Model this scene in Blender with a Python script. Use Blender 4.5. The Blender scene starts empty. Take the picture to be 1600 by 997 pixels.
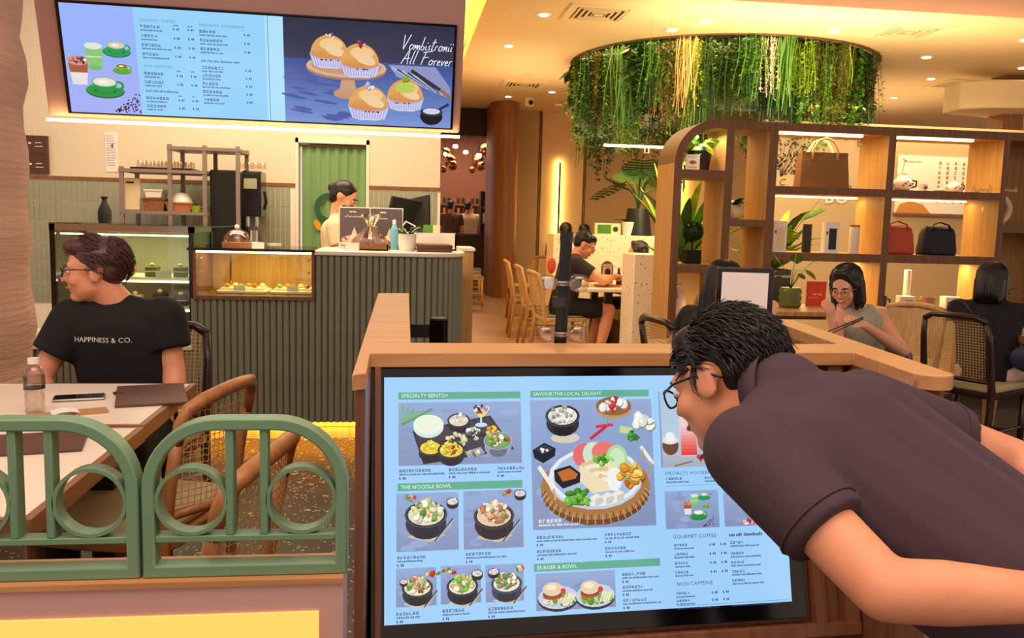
import bpy, bmesh, math, random
from mathutils import Matrix, Vector, Euler
R = math.radians
scene = bpy.context.scene
COL = scene.collection
random.seed(7)

# ------------------------------------------------------------------ camera, world, large lights, exposure
CAM_H = 1.35
yaw, pit, roll = R(7.4), R(6.55), R(1.52)
fw = Vector((math.sin(yaw)*math.cos(pit), math.cos(yaw)*math.cos(pit), -math.sin(pit)))
r0 = Vector((math.cos(yaw), -math.sin(yaw), 0)); u0 = r0.cross(fw)
rr = r0*math.cos(roll)+u0*math.sin(roll); uu = -r0*math.sin(roll)+u0*math.cos(roll)
cam_data = bpy.data.cameras.new('camera'); cam = bpy.data.objects.new('camera', cam_data); COL.objects.link(cam)
cam.matrix_world = Matrix(((rr.x, uu.x, -fw.x, 0), (rr.y, uu.y, -fw.y, 0), (rr.z, uu.z, -fw.z, CAM_H), (0, 0, 0, 1)))
cam_data.sensor_width = 36; cam_data.sensor_fit = 'HORIZONTAL'; cam_data.lens = 36*1350/1600
cam_data.clip_start = .05; cam_data.clip_end = 100
scene.camera = cam
world = bpy.data.worlds.new('world'); scene.world = world; world.use_nodes = True
bg = world.node_tree.nodes['Background']; bg.inputs[0].default_value = (1, .78, .66, 1); bg.inputs[1].default_value = .80

def area(name, loc, size, energy, color, rot=(0, 0, 0), sy=None, spread=None):
    d = bpy.data.lights.new(name, 'AREA'); d.energy = energy; d.color = color; d.size = size
    if sy: d.shape = 'RECTANGLE'; d.size_y = sy
    if spread: d.spread = spread
    o = bpy.data.objects.new(name, d); COL.objects.link(o); o.location = loc; o.rotation_euler = rot
    return o
WARM = (1, .68, .33)
area('concourse_ceiling_light', (-.2, .6, 3.5), 3.2, 85, (1, .76, .62), sy=2.2)
area('counter_ceiling_light', (-.9, 6.3, 3.2), 2.6, 88, (1, .80, .54), sy=1.2)
area('dining_ceiling_light', (3.2, 5.6, 3.3), 3.2, 75, WARM, sy=2.0)
area('booth_ceiling_light', (2.6, 9.4, 3.32), 2.6, 95, WARM, sy=2.2)
area('far_ceiling_light', (5.4, 12.6, 3.32), 3.0, 75, WARM, sy=2.2)
area('ceiling_fill_booth', (2.2, 11.4, 2.35), 2.4, 42, WARM, (math.pi, 0, 0), sy=2.4)  # upward fill added to brighten the ceiling, no fitting modelled
area('ceiling_fill_shelf', (4.6, 7.9, 2.45), 4.2, 45, WARM, (math.pi, 0, 0), sy=1.2)  # unseen fill above the shelf, added for ceiling brightness
area('ceiling_fill_wall', (6.5, 12.5, 2.45), 3.5, 42, WARM, (math.pi, 0, 0), sy=3)  # another added upward fill for the ceiling, further back
vs = scene.view_settings; vs.view_transform = 'Standard'; vs.look = 'None'; vs.gamma = 1; vs.use_curve_mapping = False; vs.exposure = 0.0

# ------------------------------------------------------------------ materials
def lin(c):
    return tuple(((x/255)/12.92 if x/255 <= .04045 else ((x/255+.055)/1.055)**2.4) for x in c)+(1,)
MATS = {}
def mat(name, rgb, rough=.5, metal=0., emit=0., emit_rgb=None, var=None, bump=None, wood=None, trans=0., alpha=1., coat=0., specks=None, stretch=None):
    m = bpy.data.materials.new(name); m.use_nodes = True; MATS[name] = m
    nt = m.node_tree; N = nt.nodes; L = nt.links; b = N['Principled BSDF']
    b.inputs['Base Color'].default_value = lin(rgb); b.inputs['Roughness'].default_value = rough; b.inputs['Metallic'].default_value = metal
    b.inputs['Coat Weight'].default_value = coat
    if trans: b.inputs['Transmission Weight'].default_value = trans
    if alpha < 1: b.inputs['Alpha'].default_value = alpha
    if emit: b.inputs['Emission Color'].default_value = lin(emit_rgb or rgb); b.inputs['Emission Strength'].default_value = emit
    tc = mp = None
    def coord(sc):
        tc = N.new('ShaderNodeTexCoord'); mp = N.new('ShaderNodeMapping'); mp.inputs['Scale'].default_value = sc
        L.new(tc.outputs['Object'], mp.inputs['Vector']); return mp.outputs['Vector']
    def ramp(fac, stops):
        r = N.new('ShaderNodeValToRGB'); L.new(fac, r.inputs['Fac']); e = r.color_ramp.elements
        while len(e) < len(stops): e.new(.5)
        for q, (p, c) in zip(e, stops): q.position = p; q.color = lin(c)
        return r.outputs['Color']
    if wood:                                   # (second colour, grain axis)
        c2, ax = wood; s = [26, 26, 26]; s['xyz'.index(ax)] = 1.1
        n = N.new('ShaderNodeTexNoise'); n.inputs['Scale'].default_value = 1.6; n.inputs['Detail'].default_value = 7; n.inputs['Distortion'].default_value = .6
        L.new(coord(s), n.inputs['Vector'])
        L.new(ramp(n.outputs['Fac'], [(.3, c2), (.66, rgb)]), b.inputs['Base Color'])
    if var:                                    # (second colour, scale)
        n = N.new('ShaderNodeTexNoise'); n.inputs['Scale'].default_value = var[1]; n.inputs['Detail'].default_value = 5
        L.new(coord(stretch or (1, 1, 1)), n.inputs['Vector'])
        L.new(ramp(n.outputs['Fac'], [(.32, var[0]), (.68, rgb)]), b.inputs['Base Color'])
    if specks:                                 # list of (colour, scale, size)
        prev = None; v = coord((1, 1, 1))
        for c, sc, sz in specks:
            vo = N.new('ShaderNodeTexVoronoi'); vo.inputs['Scale'].default_value = sc; vo.inputs['Randomness'].default_value = 1
            L.new(v, vo.inputs['Vector'])
            g = N.new('ShaderNodeMath'); g.operation = 'LESS_THAN'; g.inputs[1].default_value = sz; L.new(vo.outputs['Distance'], g.inputs[0])
            sep = N.new('ShaderNodeSeparateColor'); L.new(vo.outputs['Color'], sep.inputs[0])
            g2 = N.new('ShaderNodeMath'); g2.operation = 'GREATER_THAN'; g2.inputs[1].default_value = .45; L.new(sep.outputs[0], g2.inputs[0])
            mu = N.new('ShaderNodeMath'); mu.operation = 'MULTIPLY'; L.new(g.outputs[0], mu.inputs[0]); L.new(g2.outputs[0], mu.inputs[1])
            mx = N.new('ShaderNodeMix'); mx.data_type = 'RGBA'; L.new(mu.outputs[0], mx.inputs['Factor'])
            if prev is None:
                src = b.inputs['Base Color'].links[0].from_socket if b.inputs['Base Color'].links else None
                if src: L.new(src, mx.inputs['A'])
                else: mx.inputs['A'].default_value = lin(rgb)
            else: L.new(prev, mx.inputs['A'])
            mx.inputs['B'].default_value = lin(c); prev = mx.outputs['Result']
        L.new(prev, b.inputs['Base Color'])
    if bump:                                   # (scale, strength[, stretch])
        n = N.new('ShaderNodeTexNoise'); n.inputs['Scale'].default_value = bump[0]; n.inputs['Detail'].default_value = 6
        L.new(coord(bump[2] if len(bump) > 2 else (1, 1, 1)), n.inputs['Vector'])
        bp = N.new('ShaderNodeBump'); bp.inputs['Strength'].default_value = bump[1]; bp.inputs['Distance'].default_value = .02
        L.new(n.outputs['Fac'], bp.inputs['Height']); L.new(bp.outputs['Normal'], b.inputs['Normal'])
    return m
def glass_mat(name, tint=(235, 240, 235), gloss=.10, rough=.02, fres=.8):
    m = bpy.data.materials.new(name); m.use_nodes = True; MATS[name] = m; nt = m.node_tree; N = nt.nodes; L = nt.links
    N.remove(N['Principled BSDF']); o = N['Material Output']
    t = N.new('ShaderNodeBsdfTransparent'); t.inputs[0].default_value = lin(tint)
    g = N.new('ShaderNodeBsdfGlossy'); g.inputs['Roughness'].default_value = rough
    x = N.new('ShaderNodeMixShader'); f = N.new('ShaderNodeFresnel'); f.inputs[0].default_value = 1.45
    a = N.new('ShaderNodeMath'); a.operation = 'MULTIPLY_ADD'; a.inputs[1].default_value = fres; a.inputs[2].default_value = gloss*.35
    L.new(f.outputs[0], a.inputs[0]); L.new(a.outputs[0], x.inputs[0]); L.new(t.outputs[0], x.inputs[1]); L.new(g.outputs[0], x.inputs[2]); L.new(x.outputs[0], o.inputs[0])
    return m
def print_mat(name, strength=0.):              # flat print: colours come from the 'Col' attribute
    m = mat(name, (0, 0, 0), .25); nt = m.node_tree; b = nt.nodes['Principled BSDF']
    at = nt.nodes.new('ShaderNodeAttribute'); at.attribute_name = 'Col'
    if strength:
        b.inputs['Base Color'].default_value = (.01, .01, .01, 1); b.inputs['Roughness'].default_value = .12
        nt.links.new(at.outputs['Color'], b.inputs['Emission Color']); b.inputs['Emission Strength'].default_value = strength
    else: nt.links.new(at.outputs['Color'], b.inputs['Base Color']); b.inputs['Roughness'].default_value = .5
    return m

mat('cream_paint', (232, 205, 165), .7, var=((224, 196, 154), 1.5))
mat('ceiling_paint', (236, 212, 172), .8)
mat('pink_paint', (206, 162, 152), .7, var=((200, 155, 146), 2))
mat('plaster', (212, 168, 144), .8, var=((200, 156, 134), 3), bump=(5, .4, (1, 1, 9)))
mat('beige_wall', (188, 162, 126), .75)
mat('cream_tile_wall', (236, 220, 188), .35, bump=(3, .25, (16, 1, 1.2)))
mat('sage_tile', (168, 168, 138), .22, var=((150, 152, 124), 4), coat=.3)
mat('grout', (244, 236, 214), .8)
mat('floor_light', (176, 146, 108), .35, var=((158, 128, 92), 2.2), bump=(5, .05))
mat('dining_floor_dark', (26, 21, 18), .9); mat('floor_dark', (70, 57, 45), .42, var=((44, 36, 30), 2.5), specks=[((176, 166, 140), 17, .20), ((150, 130, 104), 31, .22), ((226, 220, 205), 48, .2)])
mat('terrazzo', (240, 226, 196), .5, specks=[((176, 140, 92), 20, .16), ((120, 92, 62), 33, .14), ((206, 170, 120), 46, .2)])
mat('sage_paint', (132, 133, 110), .5, var=((122, 124, 103), 6))
mat('fence_green', (116, 150, 116), .38, var=((106, 140, 106), 3))
mat('kiosk_wood', (142, 90, 60), .38, wood=((112, 66, 42), 'z'))
mat('kiosk_top', (205, 150, 98), .4, wood=((184, 128, 80), 'x'))
mat('shelf_wood', (128, 88, 54), .5, wood=((104, 70, 42), 'z'))
mat('shelf_light', (196, 150, 88), .5, wood=((172, 126, 70), 'z'))
mat('column_wood', (150, 98, 52), .45, wood=((124, 78, 40), 'z'))
mat('blond_wood', (206, 162, 104), .4, wood=((180, 132, 76), 'z'))
mat('chair_wood', (176, 118, 66), .38, wood=((150, 94, 50), 'z'))
mat('dark_wood', (58, 30, 20), .3, wood=((40, 20, 14), 'z'))
mat('table_wood', (150, 104, 66), .4, wood=((124, 82, 50), 'y'))
mat('cane', (206, 166, 108), .6)
mat('cushion', (184, 166, 122), .7, bump=(120, .15))
mat('table_white', (246, 232, 212), .3, var=((238, 222, 200), 3))
mat('marble', (240, 228, 206), .25)
mat('black', (14, 13, 13), .4)
mat('black_gloss', (8, 8, 9), .12)
mat('black_matte', (16, 16, 16), .8)
mat('dark_grey', (48, 46, 46), .5)
mat('steel', (170, 160, 150), .3, 1.)
mat('chrome', (220, 215, 208), .12, 1.)
mat('rack_grey', (138, 122, 112), .45)
mat('white', (236, 230, 220), .4)
mat('white_gloss', (240, 236, 228), .15)
mat('paper', (244, 240, 232), .6)
mat('brown_menu', (92, 58, 44), .55, bump=(200, .1))
mat('brown_plaque', (88, 52, 38), .5)
mat('green_curtain', (130, 168, 108), .75, var=((116, 154, 96), 2, ), stretch=(8, 1, .6))
mat('green_dark', (24, 92, 56), .7)
mat('yellow_print', (222, 160, 40), .7)
mat('skin', (232, 160, 120), .48, var=((224, 148, 110), 12))
mat('skin_pale', (226, 164, 128), .48)
mat('hair_black', (16, 12, 12), .38, var=((30, 21, 18), 40), stretch=(1, 4, 1))
mat('hair_brown', (98, 54, 48), .4, var=((58, 32, 30), 30), stretch=(4, 1, 1))
mat('shirt_black', (13, 12, 15), .85, bump=(14, .25))
mat('polo', (68, 47, 57), .85, bump=(5, .5))
mat('tee_grey', (42, 38, 36), .85)
mat('tank_grey', (164, 160, 142), .8)
mat('tee_cream', (224, 200, 160), .8)
mat('shorts_black', (18, 16, 18), .85)
mat('shorts_white', (222, 200, 176), .8)
mat('eye_white', (232, 224, 216), .3)
mat('lip', (178, 92, 82), .45)
mat('teeth', (238, 232, 222), .3)
mat('leaf', (92, 142, 46), .45, var=((60, 108, 32), 6))
mat('leaf_dark', (50, 86, 34), .4, var=((26, 54, 22), 8))
mat('leaf_lime', (170, 196, 54), .45, var=((110, 150, 34), 7))
mat('leaf_olive', (124, 126, 48), .55, var=((70, 72, 26), 7))
mat('leaf_red', (150, 84, 44), .55, var=((112, 56, 30), 8))
mat('leaf_straw', (206, 172, 104), .6)
mat('leaf_white', (226, 214, 186), .6)
mat('soil', (38, 26, 18), .9)
mat('wicker', (138, 84, 42), .6, bump=(60, .6))
mat('brown_bag', (132, 92, 44), .7, bump=(90, .3, (1, 1, 1)))
mat('coral_bag', (196, 84, 60), .7, bump=(26, .35))
mat('navy_bag', (34, 34, 44), .7, bump=(26, .35))
mat('olive_bag', (58, 56, 38), .75, bump=(22, .4))
mat('purple', (110, 80, 120), .6)
mat('navy', (32, 36, 74), .6)
mat('red', (196, 50, 30), .45)
mat('orange_red', (214, 66, 34), .5)
mat('terracotta', (176, 108, 66), .6)
mat('tan_mug', (184, 136, 90), .5)
mat('olive_pot', (100, 104, 44), .35)
mat('lime_box', (90, 150, 44), .5)
mat('blue_bottle', (110, 176, 210), .3)
mat('sticker_pink', (206, 150, 140), .5)
mat('bread', (206, 146, 74), .7, bump=(40, .4))
mat('cake_dark', (66, 38, 28), .6)
mat('cake_green', (92, 112, 36), .6)
mat('cream_food', (240, 220, 176), .6)
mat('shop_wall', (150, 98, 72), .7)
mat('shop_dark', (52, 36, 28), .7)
mat('bronze', (170, 110, 70), .2, 1.)
mat('lamp_white', (255, 236, 200), .4, emit=9., emit_rgb=(255, 226, 170))
mat('lamp_warm', (255, 200, 100), .4, emit=7., emit_rgb=(255, 190, 70))
mat('lamp_strip', (255, 236, 190), .4, emit=14., emit_rgb=(255, 214, 140))
mat('lamp_kick', (255, 190, 60), .4, emit=1.5, emit_rgb=(255, 176, 40))
mat('lamp_panel', (255, 210, 120), .4, emit=.72, emit_rgb=(255, 188, 84))
mat('lamp_cove', (255, 220, 120), .4, emit=1.5, emit_rgb=(255, 200, 70))
mat('white_screen', (226, 212, 204), .4, emit=.14, emit_rgb=(240, 222, 212))
glass_mat('glass'); glass_mat('clear_plastic', (252, 240, 232), .35, .12, .3); glass_mat('water_bottle', (244, 236, 230), .3, .08, .35); glass_mat('cellophane', (250, 235, 205), .7, .15); glass_mat('green_glass', (206, 220, 196), .3)
print_mat('screen_print', 1.0); print_mat('tv_print', 1.0); print_mat('paper_print')

# ------------------------------------------------------------------ mesh helpers
class MB:
    def __init__(s, M=None): s.v = []; s.f = []; s.m = []; s.M = M or Matrix.Identity(4); s.cur = 0
    def add(s, vs, fs, M=None):
        b = len(s.v); T = s.M @ M if M else s.M
        s.v += [tuple(T @ Vector(p)) for p in vs]; s.f += [tuple(i+b for i in f) for f in fs]; s.m += [s.cur]*len(fs); return s
    def mt(s, i): s.cur = i; return s
    def box(s, x0, y0, z0, x1, y1, z1, M=None):
        return s.add([(x0, y0, z0), (x1, y0, z0), (x1, y1, z0), (x0, y1, z0), (x0, y0, z1), (x1, y0, z1), (x1, y1, z1), (x0, y1, z1)],
                     [(0, 3, 2, 1), (4, 5, 6, 7), (0, 1, 5, 4), (1, 2, 6, 5), (2, 3, 7, 6), (3, 0, 4, 7)], M)
    def cyl(s, p0, p1, r, r1=None, n=14, caps=True):
        p0 = Vector(p0); p1 = Vector(p1); r1 = r if r1 is None else r1; d = p1-p0
        q = d.to_track_quat('Z', 'Y').to_matrix() if d.length > 1e-9 else Matrix.Identity(3)
        vs = []
        for p, rad in ((p0, r), (p1, r1)):
            for i in range(n):
                a = 2*math.pi*i/n; vs.append(p+q @ Vector((rad*math.cos(a), rad*math.sin(a), 0)))
        fs = [(i, (i+1) % n, n+(i+1) % n, n+i) for i in range(n)]
        if caps: fs += [tuple(range(n-1, -1, -1)), tuple(range(n, 2*n))]
        return s.add(vs, fs)
    def tube(s, path, r, n=10, closed=False, flat=None):
        P = [Vector(p) for p in path]; k = len(P); rs = r if isinstance(r, (list, tuple)) else [r]*k
        vs = []; up = None
        for i in range(k):
            a = P[(i-1) % k] if (closed or i > 0) else P[i]; c = P[(i+1) % k] if (closed or i < k-1) else P[i]
            t = (c-a).normalized()
            if up is None:
                up = Vector((0, 0, 1)) if abs(t.z) < .9 else Vector((1, 0, 0))
            x = up.cross(t).normalized(); y = t.cross(x).normalized(); up = y
            fy = flat or 1
            for j in range(n):
                an = 2*math.pi*j/n; vs.append(P[i]+x*rs[i]*math.cos(an)+y*rs[i]*fy*math.sin(an))
        fs = []
        for i in range(k if closed else k-1):
            for j in range(n):
                a = i*n+j; b = i*n+(j+1) % n; c = ((i+1) % k)*n+(j+1) % n; d = ((i+1) % k)*n+j; fs.append((a, b, c, d))
        if not closed: fs += [tuple(range(n-1, -1, -1)), tuple(range((k-1)*n, k*n))]
        return s.add(vs, fs)
    def lathe(s, prof, c=(0, 0, 0), n=20, M=None):
        vs = []; fs = []
        for r, z in prof:
            for i in range(n):
                a = 2*math.pi*i/n; vs.append((c[0]+r*math.cos(a), c[1]+r*math.sin(a), c[2]+z))
        for k in range(len(prof)-1):
            for i in range(n): fs.append((k*n+i, k*n+(i+1) % n, (k+1)*n+(i+1) % n, (k+1)*n+i))
        fs += [tuple(range(n-1, -1, -1)), tuple(range((len(prof)-1)*n, len(prof)*n))]
        return s.add(vs, fs, M)
    def sph(s, c, r, n=14, m=9, M=None):
        rx, ry, rz = (r, r, r) if isinstance(r, (int, float)) else r
        vs = [(c[0], c[1], c[2]-rz)]
        for j in range(1, m):
            a = math.pi*j/m-math.pi/2
            for i in range(n):
                b = 2*math.pi*i/n; vs.append((c[0]+rx*math.cos(a)*math.cos(b), c[1]+ry*math.cos(a)*math.sin(b), c[2]+rz*math.sin(a)))
        vs.append((c[0], c[1], c[2]+rz)); fs = []
        for i in range(n): fs.append((0, 1+(i+1) % n, 1+i))
        for j in range(m-2):
            for i in range(n): fs.append((1+j*n+i, 1+j*n+(i+1) % n, 1+(j+1)*n+(i+1) % n, 1+(j+1)*n+i))
        t = len(vs)-1; b = 1+(m-2)*n
        for i in range(n): fs.append((b+i, b+(i+1) % n, t))
        return s.add(vs, fs, M)
    def prism(s, poly, y0, y1, M=None):          # poly in x,z; extruded along y
        n = len(poly); vs = [(x, y0, z) for x, z in poly]+[(x, y1, z) for x, z in poly]
        fs = [tuple(range(n)), tuple(range(2*n-1, n-1, -1))]+[(i, n+i, n+(i+1) % n, (i+1) % n) for i in range(n)]
        return s.add(vs, fs, M)
    def slab(s, poly, z0, z1, M=None):           # poly in x,y; extruded along z
        n = len(poly); vs = [(x, y, z0) for x, y in poly]+[(x, y, z1) for x, y in poly]
        fs = [tuple(range(n-1, -1, -1)), tuple(range(n, 2*n))]+[(i, (i+1) % n, n+(i+1) % n, n+i) for i in range(n)]
        return s.add(vs, fs, M)
    def strip(s, pa, pb):                        # quad strip between two polylines
        n = len(pa); return s.add(list(pa)+list(pb), [(i, i+1, n+i+1, n+i) for i in range(n-1)])
    def mesh(s, name, mats, smooth=None):
        me = bpy.data.meshes.new(name); me.from_pydata(s.v, [], s.f)
        for m in (mats if isinstance(mats, (list, tuple)) else [mats]): me.materials.append(MATS[m])
        if len(me.materials) > 1: me.polygons.foreach_set('material_index', s.m)
        if smooth is not None:
            me.polygons.foreach_set('use_smooth', [True]*len(me.polygons))
            if smooth < 180: me.set_sharp_from_angle(angle=R(smooth))
        me.update(); return me
    def build(s, name, mats, parent=None, loc=None, rot=None, bevel=0, smooth=None, label=None, seg=2):
        o = link(name, s.mesh(name, mats, 40 if smooth is None and bevel else smooth), parent, loc, rot)
        if bevel:
            b = o.modifiers.new('bevel', 'BEVEL'); b.width = bevel; b.segments = seg; b.limit_method = 'ANGLE'; b.angle_limit = R(40)
        if label: o['label'] = label
        return o
def link(name, data, parent=None, loc=None, rot=None):
    o = bpy.data.objects.new(name, data); COL.objects.link(o)
    if parent: o.parent = parent
    if loc: o.location = loc
    if rot: o.rotation_euler = rot
    return o
def tag(o, label=None, cat=None, group=None, kind=None):
    if label: o['label'] = label
    if cat: o['category'] = cat
    if group: o['group'] = group
    if kind: o['kind'] = kind
    return o
def T(name, label, cat, loc=(0, 0, 0), rz=0, group=None, rot=None):
    o = link(name, None, None, loc, rot or (0, 0, rz)); o.empty_display_size = .05
    return tag(o, label, cat, group)
def S(o, label=None): o['kind'] = 'structure'; (label and tag(o, label)); return o
def copy_tree(o, parent=None, **kw):
    c = o.copy(); COL.objects.link(c); c.parent = parent
    for ch in o.children: copy_tree(ch, c)
    if 'loc' in kw: c.location = kw['loc']
    if 'rz' in kw: c.rotation_euler = (0, 0, kw['rz'])
    if 'label' in kw: c['label'] = kw['label']
    return c
def arc(cx, cy, r, a0, a1, n): return [(cx+r*math.cos(R(a0+(a1-a0)*i/n)), cy+r*math.sin(R(a0+(a1-a0)*i/n))) for i in range(n+1)]
def rrect(x0, y0, x1, y1, r, n=5):
    return arc(x1-r, y0+r, r, -90, 0, n)+arc(x1-r, y1-r, r, 0, 90, n)+arc(x0+r, y1-r, r, 90, 180, n)+arc(x0+r, y0+r, r, 180, 270, n)
def text_geo(txt, size=1., align='LEFT', shear=0., space=1.):
    c = bpy.data.curves.new('text', 'FONT'); c.body = txt; c.size = size; c.align_x = align; c.shear = shear; c.space_character = space; c.resolution_u = 2
    o = bpy.data.objects.new('text', c); COL.objects.link(o); dg = bpy.context.evaluated_depsgraph_get()
    me = o.evaluated_get(dg).to_mesh(); vs = [tuple(v.co) for v in me.vertices]; fs = [tuple(p.vertices) for p in me.polygons]
    o.evaluated_get(dg).to_mesh_clear(); bpy.data.objects.remove(o); bpy.data.curves.remove(c)
    return vs, fs
class Pic:                                       # flat print, u to the right, v down, laid on a plane facing -y
    EPS = .000012
    def __init__(s, w, h, bgc=None):
        s.v = []; s.f = []; s.c = []; s.k = 1; s.w = w; s.h = h; s.rnd = random.Random(int(w*7919+h*104729))
        if bgc: s.rect(0, 0, w, h, bgc); s.up()
    def up(s, n=1): s.k += n; return s
    def poly(s, pts, c):
        b = len(s.v); s.v += [(x, -s.k*s.EPS, -y) for x, y in pts]; s.f.append(tuple(range(b, b+len(pts)))[::-1]); s.c.append(c); return s
    def rect(s, x0, y0, x1, y1, c): return s.poly([(x0, y0), (x1, y0), (x1, y1), (x0, y1)], c)
    def ell(s, cx, cy, rx, ry, c, rot=0, n=18, a0=0, a1=360):
        ca, sa = math.cos(R(rot)), math.sin(R(rot)); p = []
        for i in range(n):
            a = R(a0+(a1-a0)*i/(n if a1-a0 == 360 else n-1)); x = rx*math.cos(a); y = ry*math.sin(a); p.append((cx+x*ca-y*sa, cy+x*sa+y*ca))
        return s.poly(p, c)
    def line(s, x0, y0, x1, y1, w, c):
        d = math.hypot(x1-x0, y1-y0) or 1; nx, ny = -(y1-y0)/d*w/2, (x1-x0)/d*w/2
        return s.poly([(x0+nx, y0+ny), (x1+nx, y1+ny), (x1-nx, y1-ny), (x0-nx, y0-ny)], c)
    def grad(s, x0, y0, x1, y1, c0, c1, n=12):
        for i in range(n):
            t = i/(n-1); s.rect(x0, y0+(y1-y0)*i/n, x1, y0+(y1-y0)*(i+1)/n, tuple(a+(b-a)*t for a, b in zip(c0, c1)))
        return s
    def cjk(s, x, y, n, h, c):                  # small dense characters
        for i in range(n):
            a = x+i*h*1.12
            for q in (.12, .48, .84):
                if s.rnd.random() < .85: s.rect(a, y+h*(q-.09), a+h*s.rnd.uniform(.65, .92), y+h*(q+.09), c)
            for q in (.2, .7):
                if s.rnd.random() < .7: s.rect(a+h*(q-.08), y, a+h*(q+.08), y+h*.95, c)
        return s
    def latin(s, x, y, w, h, c):
        a = x
        while a < x+w:
            l = s.rnd.uniform(2, 6)*h*.6
            if a+l > x+w: break
            q = a
            while q < a+l: s.rect(q, y+s.rnd.choice((0, .25, .25))*h, q+h*.34, y+h, c); q += h*.5
            a += l+h*.55
        return s
    def scrawl(s, x, y, w, h, c, lw):           # handwriting too faint to read
        q = [(x+w*i/26, y-h*(.5+.5*math.sin(i*2.3+math.sin(i*.9)))*(1.5 if i % 9 == 4 else .7)) for i in range(27)]
        for (a, b), (a2, b2) in zip(q, q[1:]): s.line(a, b, a2, b2, lw, c)
        return s
    def price(s, x, y, h, c):
        for i in range(4): s.rect(x+i*h*.75, y+(h*.8 if i == 1 else 0), x+i*h*.75+h*(.2 if i == 1 else .5), y+h, c)
        return s
    def text(s, txt, x, y, size, c, align='LEFT', shear=0., sx=1., space=1.):
        vs, fs = text_geo(txt, size, align, shear, space); b = len(s.v)
        s.v += [(x+p[0]*sx, -s.k*s.EPS, -y+p[1]) for p in vs]; s.f += [tuple(i+b for i in f) for f in fs]; s.c += [c]*len(fs); return s
    def blobs(s, cx, cy, rx, ry, cols, n, r0, r1):
        for i in range(n):
            a = s.rnd.uniform(0, 6.28); q = s.rnd.random()**.5; r = s.rnd.uniform(r0, r1); s.up()
            c = s.rnd.choice(cols); j = s.rnd.uniform(-34, 26); ro = s.rnd.uniform(0, 180); x, y = cx+rx*q*math.cos(a), cy+ry*q*math.sin(a); as_ = s.rnd.uniform(.45, .9)
            s.ell(x+r*.12, y+r*.22, r*1.05, r*as_, tuple(max(0, v*.62) for v in c), ro, 8); s.up(); s.ell(x, y, r, r*as_, tuple(min(255, max(0, v+j)) for v in c), ro, 8); s.up(); s.ell(x-r*.2, y-r*.2, r*.45, r*as_*.4, tuple(min(255, max(0, v+j+26)) for v in c), ro, 7)
        return s
    def bowl(s, cx, cy, r, cols, n=26, dark=(34, 36, 48), sq=.62, depth=.75, mound=.25):
        s.up(); s.ell(cx, cy+r*depth*.55, r*.95, r*.72, dark); s.up(); s.ell(cx, cy+r*depth*.95, r*.6, r*.4, tuple(x*.7 for x in dark)); s.up()
        s.ell(cx, cy, r, r*sq, tuple(min(255, x+26) for x in dark)); s.up(); s.ell(cx, cy, r*.92, r*sq*.9, tuple(x*.75 for x in dark)); s.up()
        s.ell(cx, cy, r*.84, r*sq*.8, cols[0]); s.blobs(cx, cy-r*mound*.4, r*.68, r*sq*.72, cols, int(n*1.7), r*.08, r*.2); return s.up()
    def build(s, name, m, parent=None, loc=None, rot=None):
        me = bpy.data.meshes.new(name); me.from_pydata(s.v, [], s.f); me.materials.append(MATS[m])
        at = me.color_attributes.new('Col', 'FLOAT_COLOR', 'CORNER'); d = []
        for f, c in zip(s.f, s.c): d += list(lin(c))*len(f)
        at.data.foreach_set('color', d); me.update(); return link(name, me, parent, loc, rot)

# ------------------------------------------------------------------ the setting
S(MB().box(-6, -3, -.1, 12, 5.25, 0).build('floor_terrazzo', 'floor_dark'), 'dark brown speckled terrazzo floor under the tables')
S(MB().box(-6, 5.25, -.1, 14, 26, 0).build('floor', 'floor_light'), 'pale tan floor running back to the booths')
S(MB().box(2.35, 3.6, -.09, 12, 6.58, .004).build('floor_dining', 'dining_floor_dark'), 'dark floor under the tables by the display shelf')  # one plain dark matte floor slab over the dining area
S(MB().box(.75, 7.5, 3.35, 14, 16.2, 3.45).build('ceiling', 'ceiling_paint'))
S(MB().box(.40, 3.2, 3.30, 12, 7.5, 3.42).build('ceiling_front', 'pink_paint'))
S(MB().box(-6, 7.4, 3.75, .95, 16, 3.85).build('ceiling_cove', 'ceiling_paint'))
cl = S(MB().box(.55, 7.6, 3.44, .72, 15.0, 3.47).build('trim_1', 'lamp_cove'), 'warm light strip hidden in the ceiling cove')
area('cove_light', (.45, 10, 3.40), .3, 60, (1, .72, .25), (math.pi, 0, 0), sy=4.5)
YB = 7.7
w = S(MB().box(-6, YB, 0, -.905, YB+.12, 3.75).box(-.29, YB, 0, .33, YB+.12, 3.75).box(-.905, YB, 1.985, -.29, YB+.12, 3.75).build('wall_back', 'cream_tile_wall'))
S(MB().box(-.905, YB+1.1, 0, -.29, YB+1.2, 2.1).build('wall_pantry', 'shop_dark'))
S(MB().box(-.91, YB-.012, 0, -.885, YB+.12, 2.0).box(-.31, YB-.012, 0, -.285, YB+.12, 2.0).box(-.91, YB-.012, 1.96, -.285, YB+.12, 2.0).build('door_1', 'grout'), 'pale frame around the pantry doorway')
S(MB().box(-6, YB-.02, 1.585, -.912, YB, 1.612).build('trim_2', 'column_wood')); S(MB().box(-.285, YB-.02, 1.585, .335, YB, 1.612).build('trim_3', 'column_wood'))
g = MB().box(-6, YB-.006, .2, -.912, YB, 1.585).box(-.285, YB-.006, .2, .335, YB, 1.585).build('grout_bed', 'grout', w)
tm = MB().box(0, 0, 0, .0365, .008, .165).mesh('tile', 'sage_tile'); rt = random.Random(3)
def tiles(x0, x1, rows):
    x = x0
    while x+.0385 <= x1:
        for z in rows:
            t = link('tile', tm, w, (x, YB-.013+rt.uniform(-.001, .001), z)); t.rotation_euler = (rt.uniform(-.006, .006), 0, rt.uniform(-.012, .012))
        x += .0425
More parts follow.
